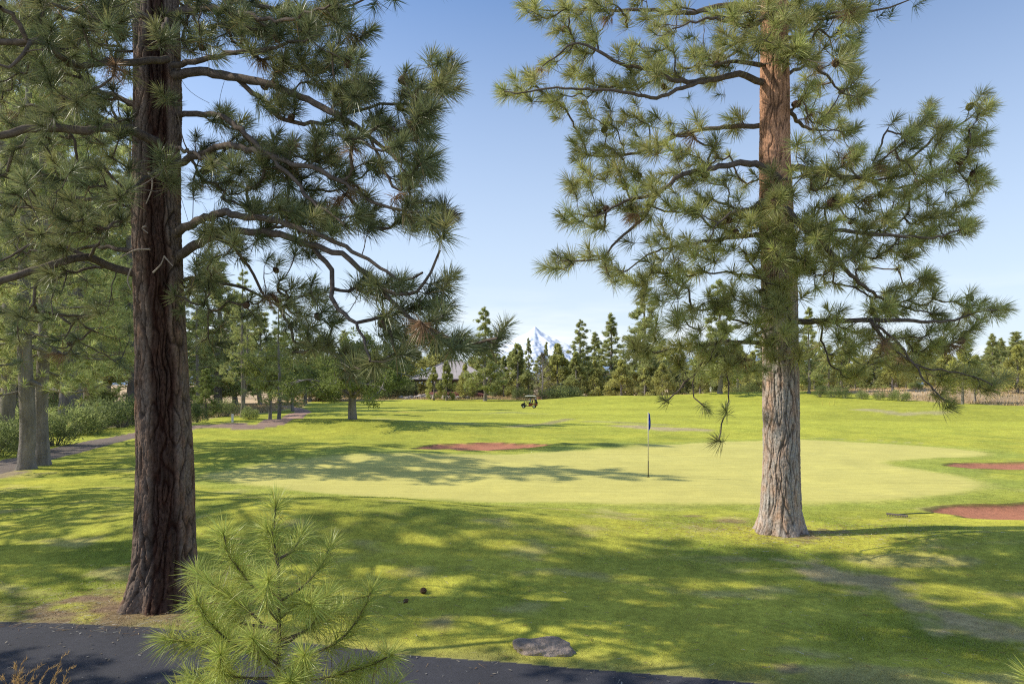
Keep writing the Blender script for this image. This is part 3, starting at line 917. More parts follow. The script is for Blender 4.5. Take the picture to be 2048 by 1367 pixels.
# ---------------------------------------------------------------- left pine
def left_pine():
    gz = ground(*LT)
    Y = LT[1]
    py = [1250, 1225, 1190, 1150, 1100, 920, 700, 450, 190, 0]
    cxp = [327, 326, 327, 329, 330, 331, 323, 313, 316, 313]
    rp = [78, 70, 63, 59.5, 57, 52, 47.5, 44.5, 44, 41]
    z = [CAMZ - (p - HOR) / F * Y for p in py]
    z[0] = gz - .15
    cx = [(c - 1024) / F * Y for c in cxp]; rd = [r * Y / F for r in rp]
    z += [14.0, 19.0]; cx += [cx[-1], cx[-1]]; rd += [.16, .03]
    cy = [Y] * len(z)
    ax = axis_from(z, cx, cy)
    root = thing('pine_tree', 'huge shaded pine with a dark red bark scar beside the asphalt path', 'pine tree', (0, 0, 0))
    vang = math.atan2(-Y, -LT[0])
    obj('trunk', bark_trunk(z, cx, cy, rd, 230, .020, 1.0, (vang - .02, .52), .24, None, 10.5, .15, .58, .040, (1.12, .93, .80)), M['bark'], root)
    p = Pine(ax)

    def L(pts, ys, **kw):
        ys = np.interp(np.linspace(0, 1, len(pts)), np.linspace(0, 1, len(ys)), ys)
        kw['r0'] = kw.get('r0', .05) * .86
        return p.limb([P(a, b, Y + dy) for (a, b), dy in zip(pts, ys)], **kw)
    L([(335, 118), (280, 122), (200, 126), (150, 130), (118, 110), (90, 90), (55, 82), (0, 84), (-60, 95)], [-.4, -1.9, -2.6], r0=.055, r1=.03)
    L([(55, 82), (38, 50), (20, 25), (0, 14)], [-2.4, -2.7], join=True, r0=.03, r1=.02)
    L([(60, 86), (40, 120), (15, 132), (-20, 134)], [-2.4, -2.7], join=True, r0=.025)
    L([(345, 150), (400, 145), (470, 155), (530, 168), (600, 195), (660, 222), (700, 240), (740, 275), (790, 315), (830, 330)], [-.1, -1.0, -1.6], r0=.075, r1=.02)
    L([(345, 130), (420, 116), (520, 100), (580, 88), (640, 70)], [-.2, -1.2], r0=.05)
    L([(470, 155), (520, 195), (570, 240), (640, 245), (700, 225), (760, 210), (820, 208), (850, 190), (875, 150)], [-.4, -1.4], join=True, r0=.035)
    L([(345, 228), (440, 232), (490, 268), (560, 330), (620, 400), (690, 450)], [.0, -1.2, -2.0], r0=.045)
    L([(350, 468), (375, 450), (410, 435), (450, 427), (540, 440), (600, 455), (660, 480), (740, 520), (800, 560), (845, 545)], [-.2, -1.6, -2.6], r0=.07)
    L([(345, 520), (400, 484), (440, 466), (490, 460), (560, 470), (620, 488), (700, 519), (760, 575), (820, 635), (870, 665), (938, 688), (995, 676)], [0, -1.8, -3.2], r0=.07)
    L([(620, 488), (660, 540), (668, 607), (709, 645), (729, 689), (740, 722)], [-1.4, -2.9], join=True, r0=.03)
    L([(760, 575), (824, 590), (850, 565), (880, 500)], [-2.4, -2.4], join=True, r0=.025)
    L([(345, 335), (412, 302), (450, 290), (520, 305), (600, 330), (680, 360), (720, 390), (800, 420), (860, 425)], [0, -1.5, -2.2], r0=.05)
    L([(740, 275), (770, 340), (800, 380), (830, 330)], [-1.2, -1.6], join=True, r0=.02)
    L([(318, 292), (292, 275), (258, 257), (220, 260), (172, 257), (113, 254), (48, 258), (-40, 280)], [-.4, -1.4, -1.8], r0=.075, r1=.04)
    L([(290, 220), (240, 195), (190, 180), (120, 160), (40, 150)], [.1, 1.0], r0=.05)
    L([(285, 505), (230, 496), (180, 494), (130, 510), (60, 500)], [.1, 1.0], r0=.045)
    L([(285, 552), (210, 530), (175, 516), (130, 520), (60, 545), (0, 560), (-60, 590)], [-.1, -1.0, -1.4], r0=.065, r1=.04)
    L([(180, 518), (120, 490), (60, 492), (0, 522)], [-.7, -1.0], join=True, r0=.035)
    L([(300, 390), (220, 400), (120, 395), (20, 420)], [.2, 1.6], r0=.05)
    L([(330, 60), (280, 30), (200, 40), (100, 10), (0, -20)], [-.3, -2.2], r0=.05)
    L([(335, 40), (320, 70), (322, 100)], [-.4, -2.4], r0=.035)
    L([(345, 20), (450, 20), (560, 40), (660, 10)], [0, -2.0], r0=.05)
    L([(330, 330), (260, 380), (230, 400)], [-.4, -2.8], r0=.03)
    L([(340, 290), (420, 320), (480, 345)], [-.4, -2.8], r0=.03)
    L([(340, 560), (420, 560), (520, 590), (590, 640)], [.2, 1.6], r0=.04)
    A = [(950,30),(980,20),(930,60),(1000,170),(980,140),(1060,200),(1090,220),(1060,290),(1100,340),(1040,340),(980,270),(920,330),(860,320),(780,330),(720,390),(660,350),(600,330),(560,290),(620,420),(640,500),(580,480),(680,560),(720,600),(600,580),(540,620),(660,640),(800,480),(850,430),(900,400),(950,420),(1000,500),(1060,470),(1120,480),(1160,540),(1100,560),(1020,560),(960,560),(900,500),(1060,620),(1000,600),
     (1560,370),(1600,400),(1620,450),(1560,470),(1600,540),(1560,520),(1440,520),(1400,470),(1430,580),(1380,560),(1450,640),(1500,690),(1470,720),(1520,640),(1420,740),(1480,780),(1400,760),(1350,640),(1200,680),(1210,740),(1160,700),(1260,720),(1290,760),(1350,830),(1320,850),(1280,860),(1450,900),(1500,920),(1480,960),(1430,980),(1380,1020),(1350,1080),(1400,1100),(1330,1130),(1420,1040),(1240,950),(1210,1000),(1180,960),(1100,800),(1060,840),(1120,780),(980,780),(960,700),(1020,740),(900,720),(860,800),(840,880),(900,880),(940,900),(860,940),(800,900),(1000,960),(1050,1020),(980,1060),(1020,1080),(950,1040),(1080,1080),
     (1120,1200),(1140,1150),(1180,1220),(1120,1280),(1080,1260),(1200,1290),(1160,1330),(1530,1200),(1560,1250),(1600,1230),(1500,1280),(1540,1310),(1400,1260),(1380,1200),(1350,1290),(1420,1310),(1600,1320),
     (620,790),(600,860),(560,880),(640,900),(680,860),(520,840),(460,860),(420,840),(300,720),(250,700),(330,660),(440,730),(420,700),(210,900),(240,880),(180,880),(220,960),(280,1000),(320,920),(380,900),(420,950),(440,1000),(500,940),(550,980),(600,950),(640,980),(680,960),(720,1000),(560,1040),(620,1060),(480,1080),(400,1080),(320,1060),(260,1060),(140,1060),(180,1040),(700,1080),(760,1040),(780,1100),(820,1140),(680,1150),(600,1160),(700,1200),(760,1240),(820,1240),(860,1280),(900,1260),(940,1240),(960,1300),(800,1300),(720,1300),(650,1230),(560,1220),(480,1200),
     (60,120),(100,180),(60,60),(140,60),(200,30),(260,80),(330,60),(380,110),(320,140),(430,60),(480,110),(520,60),(560,100),(600,150),(560,180),(500,190),(440,170),(380,200),(320,200),(640,110),(680,60),(720,100),(760,60),(800,100),(850,60),(880,90),(700,180),(760,190),(780,240),(640,200),(240,180),(180,160),(160,240),(100,250),(850,150),(820,200)]
    A = [(340 + u / 2.909, v / 2.909) for u, v in A]
    B = [(320,130),(300,60),(200,100),(120,180),(80,240),(180,300),(240,330),(160,380),(120,400),(200,420),(350,200),(400,140),(380,300),(300,420),(260,480),(480,300),(500,370),(450,380),(400,540),(380,580),(430,560),(320,560),(280,600),(600,600),(560,620),(650,620),(520,640),(700,100),(760,60),(820,80),(700,40),(640,100),(760,140),(850,120),(900,60),(960,100),(1020,60),(1000,140),(1080,100),(860,180),(1300,60),(1380,60),(1420,20),(1350,120),(1240,140),(1300,200),(1180,220),(1130,260),(1220,260),(1300,280),(1380,250),(1350,330),(1290,340),(1240,380),(1180,380),(1100,260),(1000,280),(960,320),(920,300),(860,330),(900,380),(940,470),(920,480),(980,500),(880,480),(1060,440),(1160,480),(1180,500),(1220,520),(1120,520),(1290,480),(1340,520),(1280,560),(1000,610),(970,620),(1040,640),(1090,560),(640,730),(680,760),(620,760),(720,740),(780,710),(800,690),(740,790),(660,780),(820,740),(600,700),(560,760),(1440,520),(1480,500),(1500,540),(1430,590),(1480,590),(1840,430),(1800,500),(1780,540),(1700,560),(1640,590),(1560,560),(200,560),(150,620)]
    B = [(550 + u / 4.02, 550 + v / 4.02) for u, v in B]
    out = []
    for (a, b) in A + B:
        right = np.clip((a - 420) / 420, 0, 1)
        dmin = -.6 - 2.3 * right; dmax = .9 - 2.0 * right
        low = np.clip((b - 420) / 250, 0, 1) * right
        dy = rng.uniform(dmin - .4 * low, dmax - .8 * low)
        out.append(P(a, b, Y + dy))
        for _ in range(int(rng.integers(0, 3)) if (a < 900 and b < 560) else 0):
            out.append(P(a + rng.normal(0, 16), b + rng.normal(0, 14), Y + dy + rng.normal(0, .2)))
    fills = [(-60, 300, -40, 110, 120, -2.6, 1.4), (-60, 260, 110, 300, 105, -2.2, 2.0), (-60, 275, 300, 470, 95, -2.2, 2.2), (-60, 260, 470, 640, 34, -1.6, 2.0), (370, 690, -30, 140, 34, -1.8, .6), (370, 640, 460, 610, 30, -1.2, 1.4), (380, 700, 400, 520, 46, -2.0, .6), (0, 260, 640, 745, 16, 1.0, 4.0), (265, 375, 0, 70, 9, -2.5, -1.0), (380, 560, 590, 690, 10, .2, 1.6)]
    for x0, x1, y0, y1, n, d0, d1 in fills:
        for _ in range(n):
            a, b = rng.uniform(x0, x1), rng.uniform(y0, y1)
            dy = rng.uniform(d0, d1)
            if 262 < a < 372 and dy < 0: a -= 110
            out.append(P(a, b, Y + dy))
    big = [(322, 85, -2.4), (312, 60, -2.4), (340, 70, -2.3), (326, 190, -1.4), (345, 200, -1.2), (320, 310, -2.2), (335, 330, -2.1), (255, 380, -2.8), (240, 395, -2.8), (345, 370, -1.3), (330, 355, -1.4), (480, 345, -2.8), (465, 335, -2.8), (425, 330, -2.6), (350, 590, -.7), (362, 620, -.5)]
    out += [P(a, b, Y + d) for a, b, d in big]
    p.grow(out)
    p.bare(190, .2, .6)
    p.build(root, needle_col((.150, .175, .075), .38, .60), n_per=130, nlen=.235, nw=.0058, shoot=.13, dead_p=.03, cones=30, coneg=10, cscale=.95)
    for pts in ([(296, 345), (304, 358), (303, 380), (292, 408)], [(306, 545), (322, 528), (328, 512)], [(328, 512), (346, 532)], [(300, 498), (270, 500), (240, 515)], [(292, 452), (284, 456), (296, 466)], [(262, 536), (255, 560), (262, 580)]):
        q = spline([P(a, b, Y - .42) for a, b in pts], .03)
        v, f = tube(q, np.linspace(.013, .006, len(q)), 6)
        obj('dead_stub', mesh_np('dead_stub', v, f, None, True), M['deadwood'], root)
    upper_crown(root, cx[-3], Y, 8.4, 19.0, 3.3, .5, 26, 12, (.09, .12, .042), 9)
    return root


right_pine()
left_pine()


# ---------------------------------------------------------------- young pines in the foreground
def sapling():
    Y = 5.0
    bx = (556 - 1024) / F * Y
    root = thing('young_pine', 'bright green young pine with long needles in the foreground beside the path', 'young pine')
    st = [(bx, Y, -.05), P(556, 1360, Y), P(558, 1240, Y), P(556, 1130, Y), P(545, 1080, Y), P(552, 1010, Y)]
    p = Pine(lambda z: (bx, Y))
    q = spline(st, .08)
    mb = MB(); mb.tube(q, np.linspace(.026, .007, len(q)), 8)
    mb.build('stem', M['twig'], root, True)
    Z = lambda u, v: (u / 2.925, 900 + v / 2.925)
    sh = [  # branch polylines in the sapling's own fan, then depth towards / away from the road
        ([(1630, 980), (1450, 760), (1340, 610), (1310, 500)], -.15), ([(1620, 640), (1720, 580), (1760, 500)], .1), ([(1620, 620), (1590, 520), (1560, 470)], .0),
        ([(1640, 880), (1780, 790), (1880, 670), (1930, 570)], .15), ([(1640, 1150), (1480, 960), (1260, 800), (1150, 720)], .2), ([(1640, 1200), (1400, 1150), (1240, 1020), (1150, 880)], -.25),
        ([(1640, 1290), (1320, 1120), (1120, 1120), (990, 1100)], -.1), ([(1640, 1110), (1790, 1050), (1880, 940), (1910, 860)], -.1), ([(1660, 1290), (1800, 1210), (2000, 1100), (2120, 940), (2170, 830)], .05),
        ([(1640, 1350), (1900, 1330), (2150, 1260), (2280, 1200)], -.2), ([(1640, 1330), (1450, 1330), (1310, 1300), (1290, 1200)], -.3), ([(1630, 1000), (1560, 900), (1570, 760)], -.3),
        ([(1640, 1150), (1900, 980), (2040, 900)], .3), ([(1630, 1050), (1330, 980), (1330, 860)], .3), ([(1640, 1400), (1900, 1420), (2080, 1330)], .2), ([(1640, 1420), (1300, 1400), (1120, 1330)], .15),
        ([(1640, 1380), (1760, 1320), (1780, 1200)], -.35), ([(1630, 800), (1480, 720), (1400, 720)], .3), ([(1640, 980), (1740, 900), (1820, 900)], -.25), ([(1640, 1440), (2040, 1480), (2300, 1380)], -.05),
        ([(1640, 1440), (1200, 1480), (1050, 1420)], -.15), ([(1640, 1260), (1560, 1200), (1480, 1100)], -.35), ([(1640, 1460), (1640, 1420), (1700, 1350)], -.4)]
    tp = []; td = []; ln = []
    for k, (pts, dz) in enumerate(sh):
        n = len(pts)
        w = [P(*Z(*pt), Y + dz * (i / (n - 1)) * 1.6) for i, pt in enumerate(pts)]
        qq = spline(w, .05)
        b = MB(); b.tube(qq, np.linspace(.012, .0055, len(qq)), 6)
        br = b.build('branch', M['twig'], root, True)
        tg = unit(np.gradient(qq, axis=0))
        L = np.r_[0, np.cumsum(np.linalg.norm(np.diff(qq, axis=0), axis=1))]
        pos = []; dr = []
        m = max(4, int(L[-1] / .035))
        for t in np.linspace(.36, 1.0, m) ** .8:
            i = min(len(qq) - 1, int(t * (len(qq) - 1)))
            pos.append(qq[i]); dr.append(tg[i])
        pos += [qq[-1] + tg[-1] * .02] * 3; dr += [tg[-1]] * 3
        c = np.tile([.48, .52, .13], (len(pos), 1)) * rng.uniform(.85, 1.15, (len(pos), 1))
        v, f, cc = tuft_mesh(np.array(pos), np.array(dr), 25, .205, .0040, .05, c, True, .10)
        obj('foliage', mesh_np('foliage', v, f, cc), M['needle'], br)
    # leader
    tg = unit(np.gradient(q, axis=0)); m = 26
    idx = np.linspace(len(q) * .45, len(q) - 1, m).astype(int)
    pos = list(q[idx]) + [q[-1]] * 5; dr = list(tg[idx]) + [tg[-1]] * 5
    v, f, cc = tuft_mesh(np.array(pos), np.array(dr), 27, .215, .0040, .05, np.tile([.48, .52, .13], (len(pos), 1)), True, .08)
    obj('foliage', mesh_np('foliage', v, f, cc), M['needle'], root)
    return root


sapling()


def sapling_corner():
    Y = 4.9
    bx = (2110 - 1024) / F * Y
    root = thing('young_pine', 'tip of a small young pine poking into the bottom right corner', 'young pine')
    st = [(bx, Y, -.05), (bx, Y, .4), P(2100, 1370, Y)]
    q = spline(st, .06)
    b = MB(); b.tube(q, np.linspace(.016, .006, len(q)), 7); b.build('stem', M['twig'], root, True)
    tg = unit(np.gradient(q, axis=0))
    ends = [(P(2062, 1352, Y), (.45, 0, -.9)), (P(2100, 1330, Y), (0, .1, 1)), (P(2140, 1370, Y + .2), (1, 0, .4)), (P(2080, 1400, Y - .2), (-.6, -.5, .4))]
    for e, d in ends:
        w = spline([q[len(q) // 2], (q[len(q) // 2] + e) / 2 + [0, 0, -.03], e], .04)
        b = MB(); b.tube(w, np.linspace(.008, .005, len(w)), 6); br = b.build('branch', M['twig'], root, True)
        t2 = unit(np.gradient(w, axis=0)); sel = range(len(w) // 3, len(w))
        pos = [w[i] for i in sel] + [w[-1]] * 2; dr = [t2[i] for i in sel] + [t2[-1]] * 2
        v, f, cc = tuft_mesh(np.array(pos), np.array(dr), 30, .19, .0060, .05, np.tile([.48, .52, .13], (len(pos), 1)), True, .1)
        obj('foliage', mesh_np('foliage', v, f, cc), M['needle'], br)


sapling_corner()


# ---------------------------------------------------------------- woodland prototypes (meshes only; linked as copies below)
def proto_pine(seed, H, cb, R0, R1, nl, per, n_per, nlen, nw, col, tr, lean=.15, seg=False, fork=False, clump=0):
    r = np.random.default_rng(seed)
    limbs, tp, td = crown_proc(H * cb, H * .985, R0, R1, nl, per, (0, 0, 0), r)
    if clump:      # foliage gathered in separate pads along the limbs
        tp = []; td = []
        for Lb in limbs:
            ln = np.linalg.norm(Lb[-1] - Lb[0])
            for q in range(max(2, int(ln * 1.0))):
                f = r.uniform(.35, 1.0) ** .8; i = min(6, int(f * 6)); cpt = Lb[i] + r.normal(0, .16, 3) * ln * .5
                sg = min(.52, .07 + .105 * ln) * r.uniform(.7, 1.15); k = int(clump * r.uniform(.6, 1.4) * min(1, .35 + sg * 1.6))
                tp.append(cpt + r.normal(0, 1, (k, 3)) * [sg, sg, sg * .6]); o_ = unit(np.array([Lb[-1][0], Lb[-1][1], 0]) + 1e-6)
                td.append(unit(o_ * .5 + [0, 0, .6] + r.normal(0, .4, (k, 3))))
        tp = np.vstack(tp); td = np.vstack(td)
    tp = np.vstack([tp, [[0, 0, H]] * 3]); td = np.vstack([td, unit(r.normal(0, .3, (3, 3)) + [0, 0, 1])])
    V = []; Fc = []; o = 0
    zz = np.array([-.4, 0, .25, .8, 2, H * .3, H * .6, H * .85, H])
    rr = np.array([tr * 1.55, tr * 1.38, tr * 1.15, tr * 1.03, tr, tr * .85, tr * .55, tr * .25, .03])
    pts = np.c_[np.interp(zz, [0, H], [0, 0]) + .1 * np.sin(zz * .35 + seed) * (zz > 1), .1 * np.cos(zz * .3 + seed) * (zz > 1), zz]
    pts = spline(pts, .5); rad = np.interp(pts[:, 2], zz, rr)
    v, f = tube(pts, rad, 14); V.append(v); Fc.append(f); o += len(v)
    if fork:
        q = spline(np.array([[.1, 0, 2.2], [.7, .1, 4.5], [1.0, .2, 9], [1.0, .2, H * .8]]), .5)
        v, f = tube(q, np.linspace(tr * .8, .05, len(q)), 12); V.append(v); Fc.append(f + o); o += len(v)
    for Lb in limbs:
        k = np.linalg.norm(Lb[-1] - Lb[0])
        v, f = tube(Lb, np.linspace(.018 * k + .01, .012, len(Lb)), 5); V.append(v); Fc.append(f + o); o += len(v)
    tm = mesh_np('trunk', np.vstack(V), np.vstack(Fc), None, True); tm.materials.append(M['bark_far'])
    c = np.tile(col, (len(tp), 1)) * r.uniform(.72, 1.28, (len(tp), 1))
    yy = (r.random((len(tp), 1)) ** 2) * .4
    c = c * (1 - yy) + np.array([.45, .46, .19]) * yy
    v, f, cc = tuft_mesh(tp, td, n_per, nlen, nw, nlen * .6, c, seg)
    cm = mesh_np('crown', v, f, cc); cm.materials.append(M['leaf'])
    return tm, cm


def proto_juniper(seed, H, Rm, col, n=2600, size=.34, cb=.06, gray=False):
    r = np.random.default_rng(seed)
    ncl = 46
    # lumps on the flanks of a tapering crown
    t = r.random(ncl) ** .85; a = r.random(ncl) * 6.283
    prof = lambda t: np.where(t < .22, .72 + .28 * t / .22, (1 - ((t - .22) / .78) ** 1.35)) + .03
    cz = H * (cb + (1 - cb) * t); cr = Rm * prof(t) * r.uniform(.55, .95, ncl)
    ctr = np.c_[np.cos(a) * cr, np.sin(a) * cr, cz]
    k = r.integers(0, ncl, n)
    lr = (.16 + .30 * prof(t))[k][:, None] * Rm * .62
    d = unit(r.normal(0, 1, (n, 3))); d[:, 2] *= 1.0
    pos = ctr[k] + d * lr * (r.random((n, 1)) ** .4) * np.array([1, 1, 1.5])
    pos[:, 2] = np.clip(pos[:, 2], H * cb * .6, H * 1.02)
    out = unit(np.c_[pos[:, 0], pos[:, 1], np.zeros(n)])
    D = unit(out * .55 + d * .45 + np.array([0, 0, .75]) + r.normal(0, .3, (n, 3)))
    L = size * r.uniform(.6, 1.3, n); W = L * r.uniform(.32, .55, n)
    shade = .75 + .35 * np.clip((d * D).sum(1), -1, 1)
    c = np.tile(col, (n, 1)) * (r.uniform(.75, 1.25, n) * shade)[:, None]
    lum = r.uniform(.8, 1.2, ncl)[k][:, None]
    c = c * lum
    V = []; Fc = []; Cs = []
    for q in range(3):
        rd = unit(D + r.normal(0, .35, (n, 3)))
        v, f, cc = blades(pos, rd, L, W, np.full(n, .05), c * r.uniform(.85, 1.15, (n, 1)), False)
        Fc.append(f + sum(len(x) for x in V)); V.append(v); Cs.append(cc)
    cm = mesh_np('crown', np.vstack(V), np.vstack(Fc), np.clip(np.vstack(Cs), .004, 1)); cm.materials.append(M['leaf'])
    TV = []; TF = []; o = 0
    pts = np.array([[0, 0, -.4], [0, 0, .1], [.05, 0, H * .2], [0, .05, H * .55], [0, 0, H * .93]])
    v, f = tube(spline(pts, .5), np.interp(spline(pts, .5)[:, 2], pts[:, 2], [.34, .27, .2, .11, .02]), 10); TV.append(v); TF.append(f); o += len(v)
    for i in range(0, ncl, 1 if gray else 2):
        b = np.array([0, 0, max(.4, ctr[i, 2] - .35 * np.linalg.norm(ctr[i, :2]) - .3)])
        q = spline([b, (b + ctr[i]) / 2 + r.normal(0, .1, 3), ctr[i]], .4)
        v, f = tube(q, np.linspace(.07, .02, len(q)), 5); TV.append(v); TF.append(f + o); o += len(v)
        if gray:
            for s in range(14):
                e = ctr[i] + r.normal(0, .5, 3); m_ = q[r.integers(len(q) // 2, len(q))]
                v, f = tube(np.array([m_, (m_ + e) / 2 + r.normal(0, .06, 3), e]), [.02, .014, .008], 4); TV.append(v); TF.append(f + o); o += len(v)
    tm = mesh_np('trunk', np.vstack(TV), np.vstack(TF), None, True); tm.materials.append(M['gray_bark'] if gray else M['bark_far'])
    return tm, cm


M['gray_bark'] = mat_std('weathered_gray_wood', color=(.30, .255, .22), rough=.95, noises=[(3, .75, 1.2)])


def proto_broad(seed, R0, z0, z1, H, col, n=16000, size=.15, tr=.26):
    """low spreading broadleaf tree: short stout trunk, crooked limbs, leafy clusters"""
    r = np.random.default_rng(seed)
    TV = []; TF = []; o = 0; ends = []
    pts = spline(np.array([[0, 0, -.3], [0, 0, .1], [.03, 0, 1.0], [0, .05, z0 + .3]]), .2)
    v, f = tube(pts, np.interp(pts[:, 2], [-.3, .1, 1, z0 + .3], [tr * 1.5, tr * 1.2, tr, tr * .9]), 14); TV.append(v); TF.append(f); o += len(v)
    for i in range(9):
        a = i * .698 + r.normal(0, .2); rr = R0 * r.uniform(.65, 1.0); e = np.array([math.cos(a) * rr, math.sin(a) * rr, r.uniform(z0 + .1, z1)])
        if i % 3 == 0: e = np.array([math.cos(a) * rr * .4, math.sin(a) * rr * .4, H * .85])
        q = spline([[0, 0, z0 - .1], [e[0] * .3, e[1] * .3, z0 + (e[2] - z0) * .55 + .3], [e[0] * .65, e[1] * .65, e[2] + .3], e], .25)
        v, f = tube(q, np.linspace(tr * .5, .03, len(q)), 8); TV.append(v); TF.append(f + o); o += len(v)
        for s in range(10):
            m_ = q[r.integers(len(q) // 3, len(q))]; e2 = m_ + r.normal(0, 1, 3) * [R0 * .22, R0 * .22, .6] + [0, 0, .35]
            q2 = spline([m_, (m_ + e2) / 2 + r.normal(0, .12, 3), e2], .25)
            v, f = tube(q2, np.linspace(.045, .012, len(q2)), 5); TV.append(v); TF.append(f + o); o += len(v); ends.append(e2); ends.append((m_ + e2) / 2)
    tm = mesh_np('trunk', np.vstack(TV), np.vstack(TF), None, True); tm.materials.append(M['bark_far'])
    ends = np.array(ends)
    k = r.integers(0, len(ends), n)
    pos = ends[k] + unit(r.normal(0, 1, (n, 3))) * (r.random((n, 1)) ** .5) * np.array([.62, .62, .38])
    D = unit(r.normal(0, 1, (n, 3)) + [0, 0, -.2])
    c = np.tile(col, (n, 1)) * r.uniform(.65, 1.35, (n, 1)) * r.uniform(.8, 1.2, len(ends))[k][:, None]
    v, f, cc = blades(pos, D, size * r.uniform(.7, 1.3, n), size * .6 * r.uniform(.7, 1.2, n), np.zeros(n), c, False)
    cm = mesh_np('crown', v, f, np.clip(cc, .004, 1)); cm.materials.append(M['leaf'])
    return tm, cm


def proto_bush(seed, Rx, H, col, n=2600, size=.16):
    r = np.random.default_rng(seed)
    nc = 16
    a = r.random(nc) * 6.283; rr = np.sqrt(r.random(nc)) * Rx * .75
    ctr = np.c_[np.cos(a) * rr, np.sin(a) * rr, H * (.25 + .5 * r.random(nc)) * (1 - .4 * rr / Rx)]
    k = r.integers(0, nc, n)
    d = unit(r.normal(0, 1, (n, 3)))
    pos = ctr[k] + d * (r.random((n, 1)) ** .45) * np.array([Rx * .34, Rx * .34, H * .36])
    pos[:, 2] = np.maximum(pos[:, 2], .02)
    D = unit(d * .7 + [0, 0, .6] + r.normal(0, .4, (n, 3)))
    c = np.tile(col, (n, 1)) * r.uniform(.65, 1.3, (n, 1)) * r.uniform(.75, 1.25, nc)[k][:, None]
    v, f, cc = blades(pos, D, size * r.uniform(.6, 1.4, n), size * .4 * r.uniform(.7, 1.2, n), np.full(n, .1), c, False)
    cm = mesh_np('leaves', v, f, np.clip(cc, .004, 1)); cm.materials.append(M['leaf'])
    TV = []; TF = []; o = 0
    for i in range(nc):
        q = spline([[ctr[i, 0] * .15, ctr[i, 1] * .15, -.1], [ctr[i, 0] * .5, ctr[i, 1] * .5, ctr[i, 2] * .6], ctr[i]], .2)
        v, f = tube(q, np.linspace(.03, .008, len(q)), 5); TV.append(v); TF.append(f + o); o += len(v)
    tm = mesh_np('stems', np.vstack(TV), np.vstack(TF), None, True); tm.materials.append(M['bark_far'])
    return tm, cm


PG = (.45, .475, .19)
WG = (.44, .47, .18)
PROTO = {
    'woodA': proto_pine(11, 23, .15, 4.6, .8, 46, 28, 34, .38, .030, WG, .31),
    'woodB': proto_pine(12, 20, .20, 4.0, .7, 42, 26, 34, .38, .030, WG, .26),
    'woodC': proto_pine(13, 18, .14, 3.4, .6, 40, 24, 32, .38, .032, WG, .22),
    'woodF': proto_pine(14, 20, .22, 3.8, .6, 40, 24, 32, .38, .032, WG, .30, fork=True),
    'farA': proto_pine(21, 21, .13, 4.8, .45, 52, 0, 15, .60, .11, PG, .33, clump=15),
    'farB': proto_pine(22, 20, .09, 4.0, .35, 56, 0, 15, .60, .11, PG, .30, clump=14),
    'farC': proto_pine(23, 27, .14, 6.6, .6, 60, 0, 15, .60, .11, PG, .40, clump=16),
    'farD': proto_pine(24, 18, .18, 4.6, .5, 48, 0, 15, .60, .11, PG, .28, clump=15),
    'farE': proto_pine(26, 19, .22, 5.0, .9, 44, 0, 15, .60, .11, PG, .30, clump=15),
    'farF': proto_pine(27, 16, .08, 4.4, .3, 52, 0, 15, .60, .11, (.43, .46, .18), .26, clump=13),
    'woodH': proto_pine(28, 22, .42, 4.2, .8, 26, 24, 34, .38, .030, WG, .33),
    'youngP': proto_pine(25, 6, .06, 1.7, .25, 40, 16, 26, .30, .026, (.25, .31, .09), .09),
    'junA': proto_juniper(31, 11, 2.6, (.52, .52, .19), n=4200),
    'junB': proto_juniper(32, 10, 3.1, (.55, .54, .19), n=4600),
    'junC': proto_juniper(33, 12, 2.2, (.45, .47, .18), n=4200),
    'junD': proto_juniper(34, 8, 2.9, (.58, .56, .20), n=4400),
    'junR': proto_juniper(36, 10, 3.2, (.56, .55, .19), n=4400, cb=.24),
    'gray': proto_juniper(35, 12, 3.3, (.20, .175, .11), n=520, gray=True),
    'apple': proto_broad(41, 4.9, 1.5, 2.9, 5.6, (.20, .24, .070), n=22000),
    'broadL': proto_broad(42, 3.0, 2.2, 5.0, 7.0, (.34, .36, .10), n=13000, size=.17, tr=.16),
    'bushA': proto_bush(51, 1.8, 2.2, (.26, .30, .11)),
    'bushB': proto_bush(52, 1.5, 1.6, (.32, .36, .13)),
    'bushC': proto_bush(53, 1.3, 2.6, (.20, .24, .09)),
}
NAME = {'woodA': 'pine_tree', 'woodB': 'pine_tree', 'woodC': 'pine_tree', 'woodF': 'pine_tree', 'farA': 'pine_tree', 'farB': 'pine_tree', 'farC': 'pine_tree', 'farD': 'pine_tree', 'farE': 'pine_tree', 'woodH': 'pine_tree', 'farF': 'pine_tree', 'youngP': 'young_pine',
        'junA': 'juniper_tree', 'junB': 'juniper_tree', 'junC': 'juniper_tree', 'junD': 'juniper_tree', 'junR': 'juniper_tree', 'gray': 'bare_tree', 'apple': 'broadleaf_tree', 'broadL': 'broadleaf_tree', 'bushA': 'bush', 'bushB': 'bush', 'bushC': 'bush'}
HT = {'woodA': 23, 'woodB': 20, 'woodC': 18, 'woodF': 20, 'farA': 21, 'farB': 20, 'farC': 27, 'farD': 18, 'farE': 19, 'woodH': 22, 'farF': 16, 'youngP': 6, 'junA': 11, 'junB': 10, 'junC': 12, 'junD': 8, 'junR': 10, 'gray': 12, 'apple': 5.6, 'broadL': 7, 'bushA': 2.2, 'bushB': 1.6, 'bushC': 2.6}


def plant(kind, x, y, label, group=None, h=None, wide=1.0, sink=.0):
    s = (h / HT[kind]) if h else 1.0
    nm = NAME[kind]
    o = thing(nm, label, nm.replace('_', ' '), (x, y, ground(x, y) - sink), rng.uniform(0, 6.28), group)
    o.scale = (s * wide, s * wide, s)
    a, b = PROTO[kind]
    obj(a.name.split('.')[0], a, None, o); obj(b.name.split('.')[0], b, None, o)
    return o


